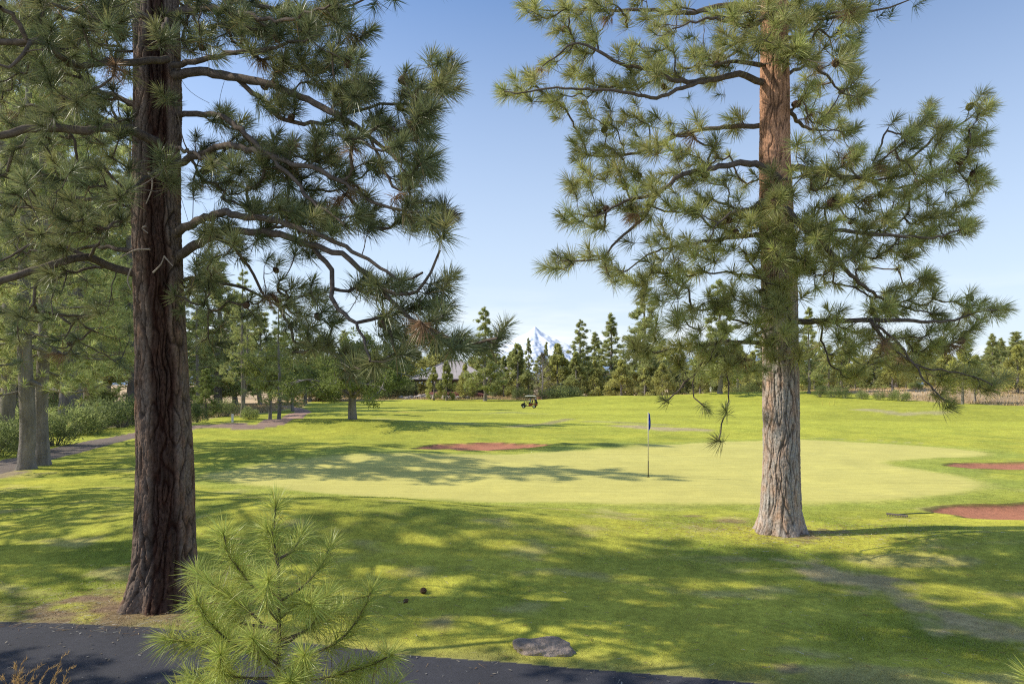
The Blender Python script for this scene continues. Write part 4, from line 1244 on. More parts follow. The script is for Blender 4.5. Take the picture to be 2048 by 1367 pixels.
def plant_px(kind, px, top, Y, label, group=None, wide=1.0):
    """a tree whose foot is at depth Y and whose tip reaches image row top"""
    x = (px - 1024) / F * Y
    zt = CAMZ - (top - HOR) / F * Y
    wide *= 1.35 if kind.startswith('far') else (1.22 if kind.startswith('jun') else 1.0)
    return plant(kind, x, Y, label, group, max(.5, zt - ground(x, Y)), wide)


# ---- woodland on the left, near to far
gw = 'pines of the left woodland'
t1 = P(53, 943, 25.0); t2 = P(85, 936, 26.2)
plant('woodA', t1[0], t1[1], 'stout gray pine, front one of the twin trunks at the left lawn edge', None, 19)
plant('woodB', t2[0], t2[1], 'stout gray pine, rear right one of the twin trunks at the left lawn edge', None, 18)
for (px, top, Y, k, w, lab) in [
    (12, -150, 36, 'woodC', 1.0, 'slim pine left of the twin trunks behind the cinder path'),
    (128, 60, 55, 'woodB', 1.1, 'brown trunked pine just right of the twin trunks beyond the cinder path'),
    (156, 20, 57, 'woodA', 1.1, 'dark pine beyond the bushes between twin trunks and big left pine'),
    (262, 200, 100, 'woodB', 1.1, 'pine partly hidden behind the left side of the big scarred trunk'),
    (485, 540, 70, 'woodF', .95, 'fork trunked pine beside the dry grass at the left woodland edge'),
    (558, 590, 58, 'woodC', 1.15, 'small pine standing alone where the red path bends'),
    (437, 515, 92, 'farA', 1.2, 'tall pine showing its tip against the sky right of the big left trunk'),
    (395, 560, 84, 'woodB', 1.1, 'pine close to the right edge of the big left trunk in the woodland')]:
    plant_px(k, px, top, Y, lab, None, w)
for (px, top, Y, k, w) in [(60, 150, 62, 'woodA', 1), (215, 260, 112, 'woodA', 1), (20, 200, 88, 'farA', 1.2), (110, 260, 100, 'farC', 1), (180, 330, 112, 'farE', 1.1),
                           (270, 420, 130, 'farC', 1), (520, 625, 125, 'farE', 1.1), (470, 600, 135, 'farD', 1.2), (610, 650, 140, 'farA', 1.0), (-150, 100, 60, 'woodA', 1.1), (400, 620, 140, 'farF', 1.2), (60, 440, 130, 'farA', 1.3), (640, 670, 165, 'farF', 1.2), (570, 665, 170, 'farD', 1.2),
                           (690, 660, 180, 'farA', 1.0), (735, 668, 185, 'farE', 1.0), (660, 690, 165, 'junA', 1.1), (620, 700, 160, 'junB', 1.1), (775, 690, 192, 'farD', 1.1)]:
    plant_px(k, px, top, Y, 'dark pine deep in the woodland behind the big left trunk' if NAME[k] == 'pine_tree' else 'juniper deep in the woodland behind the low broadleaf tree', 'trees deep in the left woodland', w)
plant_px('youngP', 412, 738, 72, 'bright green conical young pine at the woodland edge right of the big left trunk', None, 1.25)
plant_px('youngP', 228, 795, 58, 'pale young pine among the bushes left of the big scarred trunk', None, 1.2)
a = G(705, 838)
plant('apple', a[0], a[1], 'low spreading dark broadleaf tree on the sunlit lawn left of the bunker', None, 6.2, 1.0)
plant_px('broadL', 540, 690, 62, 'yellow green leafy tree leaning over the red path bend', None, .9)
plant_px('broadL', 205, 765, 62, 'small broadleaf tree with forked trunk behind the left bushes', None, .9)
plant_px('broadL', 585, 715, 92, 'pale leafy tree behind the small pine at the path bend', None, 1.2)
for (px, Y, k, h, w) in [(20, 33, 'bushB', 1.7, 1.1), (110, 36, 'bushA', 1.9, 1.1), (135, 44, 'bushB', 2.0, 1.2), (170, 46, 'bushA', 2.2, 1.2), (205, 49, 'bushA', 2.4, 1.1), (245, 51, 'bushA', 2.6, 1.1), (268, 56, 'bushC', 3.0, 1.2), (-20, 30, 'bushA', 1.9, 1.2), (130, 60, 'bushC', 3.0, 1.3), (60, 46, 'bushB', 2.2, 1.2), (190, 62, 'bushB', 2.6, 1.2),
                       (395, 63, 'bushC', 2.2, .9), (452, 74, 'bushA', 2.2, 1.1), (500, 67, 'bushB', 1.3, .9), (330, 80, 'bushA', 3, 1.6), (90, 80, 'bushC', 3.4, 1.6)]:
    x = (px - 1024) / F * Y
    plant(k, x, Y, 'leafy green bush in the undergrowth of the left woodland', 'bushes of the left woodland', h, w)

# ---- pines just outside the left of the view: they shade the near lawn
for (x, y, h, k) in [(-17.8, 12.7, 20, 'woodA'), (-11.8, 7.3, 8.5, 'woodC'), (-9.6, 6.9, 6.5, 'woodC'), (-26, 29, 20, 'woodB'), (-19.5, 18.8, 11, 'woodB'), (-15.8, 16.4, 12.5, 'woodC'), (-14.8, 12.0, 22, 'woodH')]:
    plant(k, x, y, 'pine standing left of the near lawn', 'pines left of the near lawn', h, 1.0)

# ---- tree line across the back, each placed by its foot depth and tip
back = [
    (970, 615, 160, 'farA', .82, 'lone pointed pine on the fairway edge left of the golf cart'),
    (1008, 712, 178, 'junC', .9, 'dark narrow juniper behind the lone pine, left of the mountain'),
    (1035, 688, 176, 'junC', 1.15, 'yellow green pointed juniper below the left slope of the mountain'),
    (1057, 676, 215, 'farB', .6, 'thin pine tip rising in front of the snowy peak, left one'),
    (1092, 684, 215, 'farB', .6, 'thin pine tip rising in front of the snowy peak, right one'),
    (1085, 706, 168, 'gray', 1.0, 'gray nearly bare tree behind the golf cart'),
    (1115, 690, 182, 'junA', 1.0, 'juniper right of the gray bare tree'),
    (1160, 640, 190, 'farA', .9, 'bushy pine first right of the mountain'),
    (1152, 704, 172, 'junC', 1.15, 'dark juniper in front of the bushy pine right of the mountain'),
    (1190, 665, 200, 'farF', .9, 'shorter pine between the two pointed pines right of the mountain'),
    (1190, 722, 172, 'junA', 1.0, 'slender juniper with visible trunk on the dry grass'),
    (1222, 627, 195, 'farB', .95, 'narrow spire shaped pine right of the mountain'),
    (1288, 560, 185, 'farC', .95, 'tallest spreading pine of the back tree line'),
    (1243, 722, 164, 'junB', 1.1, 'broad yellow green juniper at the left foot of the tallest back pine'),
    (1290, 738, 158, 'junA', 1.15, 'juniper with thick trunk below the tallest back pine'),
    (1325, 728, 168, 'junB', 1.0, 'juniper behind the hanging shoot of the right pine'),
    (1360, 700, 180, 'junC', 1.2, 'tall juniper behind the lower left limbs of the right pine'),
    (1440, 560, 132, 'farA', .95, 'straight dark trunked pine behind the left limbs of the right pine'),
    (1400, 725, 170, 'junA', 1.1, 'juniper left of the straight dark trunked pine'),
    (1475, 690, 160, 'junB', 1.0, 'juniper right of the straight dark trunked pine'),
    (1505, 705, 150, 'junA', 1.0, 'juniper close to the left side of the right pine trunk'),
    (1618, 615, 128, 'farA', .75, 'gray trunked pine close to the right side of the right pine trunk'),
    (1658, 690, 140, 'farD', .9, 'dark bushy pine second right of the right pine trunk'),
    (1710, 715, 134, 'junR', .95, 'round yellow juniper with bushes at its foot, right of the right pine'),
    (1785, 712, 126, 'junR', 1.05, 'wide sunlit juniper with several trunks at the right'),
    (1812, 735, 130, 'junR', .9, 'smaller juniper touching the wide sunlit one'),
    (1870, 728, 136, 'farE', .8, 'slim trunked tree on the dry grass at the right'),
    (1925, 700, 102, 'junR', .8, 'yellow green tree with clustered trunks behind the right mound'),
    (1950, 712, 106, 'junR', .8, 'second tree of the trunk cluster behind the right mound'),
    (1985, 668, 150, 'farF', .85, 'left one of the two pointed pines near the right edge'),
    (2003, 676, 155, 'farB', .85, 'right one of the two pointed pines near the right edge'),
    (2032, 664, 150, 'farD', 1.1, 'pine at the far right edge rising above the big juniper'),
    (2035, 692, 120, 'junB', 1.0, 'big gray green juniper at the far right edge'),
    (2075, 650, 130, 'farA', 1.0, 'pine crossing the right edge of the view'),
    (868, 735, 165, 'junA', .9, 'left one of the two small junipers in front of the pavilion'),
    (893, 722, 163, 'junC', 1.0, 'right one of the two small junipers in front of the pavilion'),
    (930, 730, 170, 'junB', .8, 'juniper between pavilion and lone pine'),
]
for (px, top, Y, k, w, lab) in back:
    plant_px(k, px, top, Y, lab, None, w)
# deeper rows, nothing tells these apart
kk = ['farA', 'farE', 'farD', 'farF', 'junC', 'junB']
for i in range(66):
    px = 600 + i * 25 + rng.uniform(-9, 9)
    if 830 < px < 860: continue
    Y = rng.uniform(205, 290); k = kk[int(rng.integers(0, 6))]
    top = rng.uniform(688, 728) if px < 1420 else rng.uniform(672, 716)
    plant_px(k, px, top, Y, 'conifer in the deep rows of the back wood', 'conifers of the deep back wood', rng.uniform(1.1, 1.7))
for i in range(40):
    px = 560 + i * 40 + rng.uniform(-14, 14)
    Y = rng.uniform(182, 205); k = ['junA', 'junC', 'junD', 'junB', 'farD'][int(rng.integers(0, 5))]
    if 815 < px < 905 or px > 1665: continue
    plant_px(k, px, rng.uniform(716, 748), Y, 'juniper scrub tree in the middle rows of the back wood', 'scrub trees of the middle back wood', rng.uniform(1.0, 1.5))
for (px, Y, k, h, w, lab) in [(1035, 166, 'bushC', 3.6, 1.1, 'upright bush left of the golf cart roof'), (1060, 167, 'bushC', 3.0, .9, 'small upright bush just behind the golf cart'), (1098, 160, 'bushA', 3.2, 1.3, 'round bush at the foot of the gray bare tree'),
                              (1122, 158, 'bushA', 4.4, 1.35, 'largest green bush right of the golf cart'), (1140, 160, 'bushB', 3.6, 1.2, 'right end bush of the clump beyond the golf cart'), (1480, 150, 'bushA', 2.8, 1.3, 'bush on the mound left of the right pine trunk'), (1505, 147, 'bushC', 3.4, 1.3, 'dark bush close to the left of the right pine trunk'),
                              (1640, 122, 'bushC', 2.4, 1.1, 'dark bush right of the right pine trunk'), (1665, 120, 'bushA', 2.2, 1.1, 'bush in the row behind the yellow stakes'), (1690, 118, 'bushC', 2.2, 1.1, 'dark round bush at the foot of the round yellow juniper'),
                              (1725, 116, 'bushB', 1.6, .9, 'sparse bush between the two wide junipers'), (1758, 114, 'bushA', 1.7, 1.0, 'gray green bush left of the wide sunlit juniper trunks'), (1800, 112, 'bushB', 2.0, 1.0, 'small bush right of the wide sunlit juniper trunks'), (1830, 128, 'bushB', 1.6, 1.0, 'lowest bush on the dry slope at the right'),
                              (990, 178, 'bushC', 2.8, 1.5, 'dark bush right of the lone pine'), (940, 176, 'bushC', 2.8, 1.4, 'dark bush left of the lone pine'), (805, 180, 'bushA', 4.0, 1.5, 'bush at the left end of the pavilion'), (780, 178, 'bushA', 6.0, 1.5, 'tall bush mass left of the pavilion'), (750, 172, 'bushC', 7.0, 1.4, 'tall bush behind the low broadleaf tree')]:
    plant(k, (px - 1024) / F * Y, Y, lab, None, h, w)


# ---------------------------------------------------------------- grass blades (uncountable)
def grass_field():
    n = 620000
    Y = 1 / rng.uniform(1 / 21.0, 1 / 5.9, n)
    X = rng.uniform(-.88, .88, n) * (Y + .4)
    z, c = zones(X, Y)
    lum = c[:, 1] - c[:, 0]
    keep = (z == 0) & (Y > path_y(X) + .01) & (rng.random(n) < np.clip(lum * 30 + .12, .08, 1)) & (sdist(X, Y, GREEN) > .35)
    X, Y, c = X[keep], Y[keep], c[keep]
    n = len(X)
    clump = fbm(X * 2.2, Y * 2.2, 71, 3)
    edge = np.exp(-np.maximum(0, Y - path_y(X)) / .25)
    L = (.016 + .055 * np.clip(clump - .2, 0, 1) ** 1.4) * rng.uniform(.5, 1.5, n) + edge * rng.uniform(0, .07, n) * (clump > .38)
    L = L * (1 + .6 * sstep(10, 6.5, Y))
    base = np.c_[X, Y, hgt(X, Y) - .004]
    D = unit(np.c_[rng.normal(0, .55, n), rng.normal(0, .55, n), np.ones(n)])
    W = .0035 + .00028 * Y
    dry = rng.random(n) < .10 + .25 * (clump < .42)
    col = c * rng.uniform(.65, 1.45, (n, 1)) * (.78 + .5 * clump)[:, None]
    col[dry] = np.array([.34, .29, .14]) * rng.uniform(.6, 1.2, (dry.sum(), 1))
    v, f, cc = blades(base, D, L, W, np.full(n, .2), np.clip(col, .01, .7), False)
    o = obj('grass', mesh_np('grass', v, f, cc), M['blade'])
    tag(o, 'short green grass blades covering the near lawn', 'grass', kind='stuff')


def dry_field():
    n = 150000
    X = rng.uniform(-50, 130, n); Y = rng.uniform(40, 195, n)
    eo = edge_out(X, Y)
    keep = (eo > 0) & (eo < 34) & (rng.random(n) < np.where(eo < 6, 1, .55)) & (segdist(X, Y, _clS) > 1.6)
    X, Y = X[keep], Y[keep]; n = len(X)
    base = np.c_[X, Y, hgt(X, Y) - .02]
    D = unit(np.c_[rng.normal(0, .35, n), rng.normal(0, .35, n), np.ones(n)])
    L = rng.uniform(.25, .75, n); W = .02 + .0009 * Y
    col = np.array([.60, .44, .22]) * rng.uniform(.65, 1.25, (n, 1))
    gr = (rng.random(n) < .12) | ((X < -24) & (Y < 75) & (rng.random(n) < .6))
    col[gr] = np.array([.16, .17, .06]) * rng.uniform(.7, 1.2, (gr.sum(), 1))
    v, f, cc = blades(base, D, L, W, np.full(n, .15), col, False)
    tag(obj('dry_grass', mesh_np('dry_grass', v, f, cc), M['blade']), 'tall straw coloured dry grass fringing the mown fairway', 'dry grass', kind='stuff')


def path_litter():
    n = 420
    X = rng.uniform(-7.5, 3.5, n); Y = path_y(X) - rng.uniform(.02, 2.5, n) * rng.random(n) ** .4
    V = []; Fc = []; C = []
    for x, y in zip(X, Y):
        a = rng.uniform(0, 6.28); l = rng.uniform(.008, .026); w = l * rng.uniform(.25, .6); z = ground(x, y) + .006
        d = np.array([math.cos(a), math.sin(a)]); e = np.array([-d[1], d[0]]); b = len(V); tilt = rng.uniform(0, .010)
        for sx, sy in ((-1, 0), (0, -1), (1, 0), (0, 1)):
            V.append((x + d[0] * l * sx + e[0] * w * sy, y + d[1] * l * sx + e[1] * w * sy, z + tilt * (sx + 1)))
        Fc.append((b, b + 1, b + 2, b + 3))
        cc = random.choice([(.42, .36, .28), (.30, .24, .17), (.5, .46, .40), (.22, .14, .08)])
        C += [cc] * 4
    me = mesh_np('leaf_litter', np.array(V), np.array(Fc), np.array(C)); tag(obj('leaf_litter', me, M['blade']), 'pale dead leaves and needles scattered on the asphalt path', 'leaf litter', kind='stuff')


def needle_litter():
    n = 9000
    k = rng.integers(0, 3, n)
    X = np.where(k == 0, rng.normal(LT[0], 1.5, n), np.where(k == 1, rng.normal(RT[0], 1.6, n), rng.uniform(-6.5, 8.5, n)))
    Y = np.where(k == 0, rng.normal(LT[1] - .3, .7, n), np.where(k == 1, rng.normal(RT[1] - .2, .9, n), rng.uniform(6.4, 13.5, n)))
    keep = (Y > path_y(X) - .3) & ((k < 2) | (rng.random(n) < .55)); X, Y = X[keep], Y[keep]; n = len(X)
    a = rng.uniform(0, 6.28, n)
    D = unit(np.c_[np.cos(a), np.sin(a), rng.uniform(-.02, .25, n)])
    col = np.array([(.42, .27, .14), (.50, .38, .22), (.30, .18, .10), (.60, .54, .44)])[rng.integers(0, 4, n)] * rng.uniform(.7, 1.2, (n, 1))
    v, f, cc = blades(np.c_[X, Y, hgt(X, Y) + .012 + .02 * (rng.random(n) < .4)], D, rng.uniform(.05, .15, n), rng.uniform(.004, .009, n), np.full(n, .1), col, False)
    tag(obj('needle_litter', mesh_np('needle_litter', v, f, cc), M['blade']), 'brown fallen pine needles and straw under the two big pines', 'needle litter', kind='stuff')


grass_field(); needle_litter(); dry_field(); path_litter()


def seed_grass(px, py0, Y, n, label):
    x0 = (px - 1024) / F * Y
    root = thing('dry_grass_clump', label, 'dry grass', (x0, Y, ground(x0, Y)))
    top = CAMZ - (py0 - HOR) / F * Y
    for i in range(n):
        a = rng.uniform(0, 6.28); le = rng.uniform(.03, .22); h = top * rng.uniform(.78, 1.0)
        q = spline(np.array([[0, 0, 0], [math.cos(a) * le * .3, math.sin(a) * le * .3, h * .55], [math.cos(a) * le, math.sin(a) * le, h * .93], [math.cos(a) * le * 1.35 + .02, math.sin(a) * le * 1.3, h]]), .022)
        q[:, :2] += rng.normal(0, .09, 2)
        v, f = tube(q, np.linspace(.0028, .0012, len(q)), 4)
        st = obj('stalk', mesh_np('stalk', v, f, np.full((len(v), 3), (.40, .27, .11)), True), M['blade'], root)
        Hb = []; Hd = []
        for t in q[int(len(q) * .72):]:
            for s in range(4):
                Hb.append(t + rng.normal(0, .0015, 3)); Hd.append(unit(np.array([math.cos(a) * .5, math.sin(a) * .5, .9]) + rng.normal(0, .35, 3)))
        m = len(Hb)
        v, f, cc = blades(np.array(Hb), np.array(Hd), rng.uniform(.02, .045, m), np.full(m, .004), np.full(m, .1), np.array([.55, .36, .16]) * rng.uniform(.7, 1.2, (m, 1)), False)
        obj('seed_head', mesh_np('seed_head', v, f, cc), M['blade'], st)


seed_grass(18, 1312, 4.6, 20, 'golden dry seed head grass in the bottom left corner, left clump')
seed_grass(66, 1318, 4.7, 14, 'golden dry seed head grass in the bottom left corner, right clump')


# ---------------------------------------------------------------- rocks, cones, rake, stakes
def rock_mesh(name, d, seed, sub=4, rough=.22):
    bm = bmesh.new(); bmesh.ops.create_icosphere(bm, subdivisions=sub, radius=1)
    for v in bm.verts:
        p = v.co.copy()
        n = mnoise.noise(p * 1.3 + Vector((seed, 0, 0))) * rough * 1.2 + mnoise.noise(p * 3.1 + Vector((0, seed, 0))) * rough * .5
        cel = mnoise.voronoi(p * 1.9 + Vector((seed, seed, 0)))[0]
        n += min(.12, (cel[1] - cel[0]) * .25) * rough * 2 + mnoise.noise(p * 9) * rough * .12
        v.co = Vector((p.x * d[0], p.y * d[1], p.z * d[2])) * (1 + n)
    me = bpy.data.meshes.new(name); bm.to_mesh(me); bm.free()
    for p in me.polygons: p.use_smooth = sub > 3
    return me


g = G(1088, 1304)
o = obj('rock', rock_mesh('rock', (.37, .20, .13), 3.0, 5), M['rock']); o.location = (g[0], g[1] + .08, ground(g[0], g[1] + .08) - .004); o.rotation_euler = (0, 0, -.12)
tag(o, 'flat brown rock half sunk in the grass beside the asphalt path', 'rock')
for (px, py, sc, lab, rz) in [(847, 1186, .95, 'dark round pine cone lying on the sunlit lawn', .5), (812, 1204, .62, 'smaller brown pine cone left of the dark round one on the lawn', 2.0)]:
    g = G(px, py)
    o = obj('fallen_pine_cone', CONE, None); o.location = (g[0], g[1], ground(*g) + .04 * sc); o.rotation_euler = (1.35, .3, rz); o.scale = (sc,) * 3
    tag(o, lab, 'pine cone')

M['rake_wood'] = mat_std('rake_grey', color=(.16, .13, .12), rough=.6, noises=[(20, .8, 1.2)])
M['rake_handle'] = mat_std('rake_handle_green', color=(.07, .10, .05), rough=.4)
g = G(1794, 1034); e = G(1867, 1031)
gz = ground(*g)
root = thing('bunker_rake', 'bunker rake with wide toothed head lying on the grass beside the right bunker', 'rake', (g[0], g[1], gz))
an = math.atan2(-.30, .33)
mb = MB(); rot = Matrix.Rotation(an, 3, 'Z')
mb.box((0, 0, .06), (.44, .05, .035), rot, .006)
mb.build('head', M['rake_wood'], root)
mb = MB()
for t in np.linspace(-.2, .2, 13):
    q = rot @ Vector((t, 0, 0)); mb.tube([(q.x, q.y, .05), (q.x + .005, q.y - .02, -.01)], [.008, .005], 6)
mb.build('teeth', M['rake_wood'], root)
mb = MB(); ez = ground(*e) - gz
mb.tube([(.0, 0, .065), ((e[0] - g[0]) * .5, (e[1] - g[1]) * .5, .075 + ez * .5), (e[0] - g[0], e[1] - g[1], ez + .07)], [.014, .014, .013], 8)
mb.build('handle', M['rake_handle'], root)

M['white_post'] = mat_std('white_post_paint', color=(.75, .74, .68), rough=.5, noises=[(6, .85, 1.05)])
M['yellow_post'] = mat_std('yellow_stake_paint', color=(.55, .50, .10), rough=.5, noises=[(6, .85, 1.05)])
x, y = G(465, 844)
mb = MB(); mb.box((0, 0, .27), (.16, .05, .56), None, .01); mb.box((0, 0, .57), (.18, .07, .06), None, .01)
o = mb.build('marker_post', M['white_post']); o.location = (x, y, ground(x, y)); tag(o, 'short white marker post at the left woodland edge', 'post')
ys = []
for (px, py, lab) in [(1645, 815, 'yellow stake standing apart, leftmost of the three before the bushes'), (1659, 815, 'yellow stake in the middle of the three before the bushes'), (1668, 815, 'yellow stake, rightmost of the three before the bushes')]:
    Y = 103; x = (px - 1024) / F * Y
    mb = MB(); mb.cyl((0, 0, -.05), (0, 0, .62), .05, 10); mb.tube([(0, 0, .62), (0, 0, .70)], [.05, .012], 10)
    o = mb.build('stake', M['yellow_post']); o.location = (x, Y, ground(x, Y)); tag(o, lab, 'stake', 'yellow stakes')

# ---------------------------------------------------------------- flagstick
M['flag'] = mat_std('blue_flag_cloth', color=(.015, .045, .42), rough=.7, noises=[(4, .7, 1.25)], translucent=.2)
M['flagw'] = mat_std('flag_print_white', color=(.6, .62, .66), rough=.7)
M['polew'] = mat_std('pole_ivory', color=(.62, .57, .46), rough=.35, spec=.5)
M['poled'] = mat_std('pole_dark_band', color=(.07, .055, .035), rough=.4)
M['hole'] = mat_std('hole_dark', color=(.01, .01, .008), rough=1)
fx, fy = G(1296.5, 953.5); fz = ground(fx, fy)
root = thing('flagstick', 'golf flagstick with a limp dark blue flag in the hole of the green', 'flagstick', (fx, fy, fz))
mb = MB(); mb.cyl((0, 0, .55), (0, 0, 2.2), .0155, 14); mb.build('pole', M['polew'], root, True)
mb = MB(); mb.cyl((0, 0, -.02), (0, 0, .55), .0165, 14); mb.build('lower_pole', M['poled'], root, True)
mb = MB(); mb.cyl((0, 0, -.02), (0, 0, .010), .054, 24); mb.build('hole', M['hole'], root)
nu, nv = 26, 26
V = []; C = []
for i in range(nu):
    for j in range(nv):
        u = i / (nu - 1); v = j / (nv - 1)
        # cloth hangs from the pole: upper edge slides down, folds gather
        hang = .50 * u * u * .62
        x = .016 + .125 * math.sin(math.pi * min(1, u * .92)) * (.42 + .58 * v) * (1 - .2 * v) - .035 * v * u
        yv = .035 * math.sin(u * 13 + v * 2.0) * u + .02 * math.sin(v * 5 + u * 4)
        z = 2.19 - v * .37 - hang - .02 * math.sin(u * 9)
        V.append((x - .02 * u, yv, z))
V = np.array(V)
i = np.arange(nu - 1)[:, None] * nv; j = np.arange(nv - 1)[None]
Fq = np.stack([i + j, i + j + 1, i + nv + j + 1, i + nv + j], -1).reshape(-1, 4)
fl = obj('flag', mesh_np('flag', V, Fq, None, True), M['flag'], root)
sel = [q for k, q in enumerate(Fq) if 8 <= (k // (nv - 1)) <= 12 and 7 <= (k % (nv - 1)) <= 16 and ((k // (nv - 1)) + (k % (nv - 1))) % 5 < 3]
me = mesh_np('print', V + np.array([0, -.004, 0]), np.array(sel), None, True); obj('printed_emblem', me, M['flagw'], fl)

# ---------------------------------------------------------------- people (skinned skeletons, one continuous body)
M['skin'] = mat_std('skin', color=(.45, .27, .19), rough=.6)
M['shirt_b'] = mat_std('grey_blue_shirt', color=(.22, .27, .36), rough=.9, noises=[(9, .85, 1.1)])
M['shirt_w'] = mat_std('white_shirt', color=(.75, .75, .75), rough=.9, noises=[(9, .9, 1.05)])
M['dark_cloth'] = mat_std('dark_shorts', color=(.035, .035, .045), rough=.9)
M['khaki'] = mat_std('khaki_shorts', color=(.45, .40, .30), rough=.9)
M['hair'] = mat_std('dark_hair', color=(.02, .016, .012), rough=.8)
M['cap_w'] = mat_std('dark_cap', color=(.02, .02, .025), rough=.8)


def skin_mesh(name, verts, edges, radii, root_i=0, sub=1):
    me = bpy.data.meshes.new(name); me.from_pydata([tuple(v) for v in verts], edges, [])
    o = bpy.data.objects.new(name, me); COL.objects.link(o)
    md = o.modifiers.new('Skin', 'SKIN')
    for k, s in enumerate(me.skin_vertices[0].data):
        s.radius = (radii[k], radii[k]); s.use_root = (k == root_i)
    sb = o.modifiers.new('Sub', 'SUBSURF'); sb.levels = sub; sb.render_levels = sub
    dg = bpy.context.evaluated_depsgraph_get(); dg.update()
    m2 = bpy.data.meshes.new_from_object(o.evaluated_get(dg))
    bpy.data.objects.remove(o); bpy.data.meshes.remove(me)
    for p in m2.polygons: p.use_smooth = True
    m2.name = name
    return m2


def person(label, loc, rz, J, mats, hair=True, cap=False):
    """J: joint positions; mats: function(z-ish face centre) -> material index"""
    root = thing('person', label, 'person', loc, rz)
    v = []; e = []; r = []; ix = {}

    def add(n, p, rad, par=None):
        ix[n] = len(v); v.append(Vector(p)); r.append(rad)
        if par: e.append((ix[par], ix[n]))
    add('pelvis', J['pelvis'], .135); add('waist', J['waist'], .125, 'pelvis'); add('chest', J['chest'], .145, 'waist'); add('neck', J['neck'], .055, 'chest')
    hd = Vector(J['head'])
    add('jaw', Vector(J['neck']) * .45 + hd * .55 + Vector((.02, 0, 0)), .075, 'neck'); add('skull', hd, .092, 'jaw'); add('crown', hd + Vector((0, 0, .075)), .055, 'skull')
    add('nose', hd + Vector((.105, 0, -.015)), .014, 'skull')
    for s, n in ((1, 'l'), (-1, 'r')):
        add('sh' + n, J['sh' + n], .062, 'chest'); add('el' + n, J['el' + n], .042, 'sh' + n); add('wr' + n, J['wr' + n], .029, 'el' + n)
        d = (Vector(J['wr' + n]) - Vector(J['el' + n])).normalized(); sd = d.cross(Vector((0, 0, 1)) if abs(d.z) < .8 else Vector((1, 0, 0))).normalized()
        pm = Vector(J['wr' + n]) + d * .075; add('pm' + n, pm, .034, 'wr' + n)
        for k, (of, ln) in enumerate(((-.03, .065), (-.01, .08), (.01, .075), (.03, .06))):
            b = pm + sd * of + d * .03; add(f'f{n}{k}', b, .010, 'pm' + n); add(f'g{n}{k}', b + d * ln * .6 + d.cross(sd) * .015, .009, f'f{n}{k}')
        add('th' + n, Vector(J['wr' + n]) + d * .04 + sd * -.045, .011, 'pm' + n)
        add('hp' + n, J['hp' + n], .092, 'pelvis'); add('kn' + n, J['kn' + n], .060, 'hp' + n); add('an' + n, J['an' + n], .042, 'kn' + n); add('to' + n, J['to' + n], .040, 'an' + n)
    me = skin_mesh('body', v, e, r)
    for m in mats[0]: me.materials.append(m)
    for p in me.polygons: p.material_index = mats[1](p.center, ix, v)
    obj('body', me, None, root)
    bm = bmesh.new(); bmesh.ops.create_icosphere(bm, subdivisions=3, radius=1)
    for q in list(bm.verts):
        q.co = Vector((q.co.x * .108, q.co.y * .095, q.co.z * .10))
    bmesh.ops.delete(bm, geom=[q for q in bm.verts if q.co.z < .012 and q.co.x > -.03 or q.co.z < -.06], context='VERTS')
    bmesh.ops.translate(bm, vec=hd + Vector((-.012, 0, .035)), verts=bm.verts)
    hm = bpy.data.meshes.new('hair'); bm.to_mesh(hm); bm.free()
    obj('cap' if cap else 'hair', hm, M['cap_w'] if cap else M['hair'], root)
    if cap:
        mb = MB(); mb.box(hd + Vector((.12, 0, .05)), (.10, .13, .012), None, .004); mb.build('cap_brim', M['cap_w'], root)
    return root


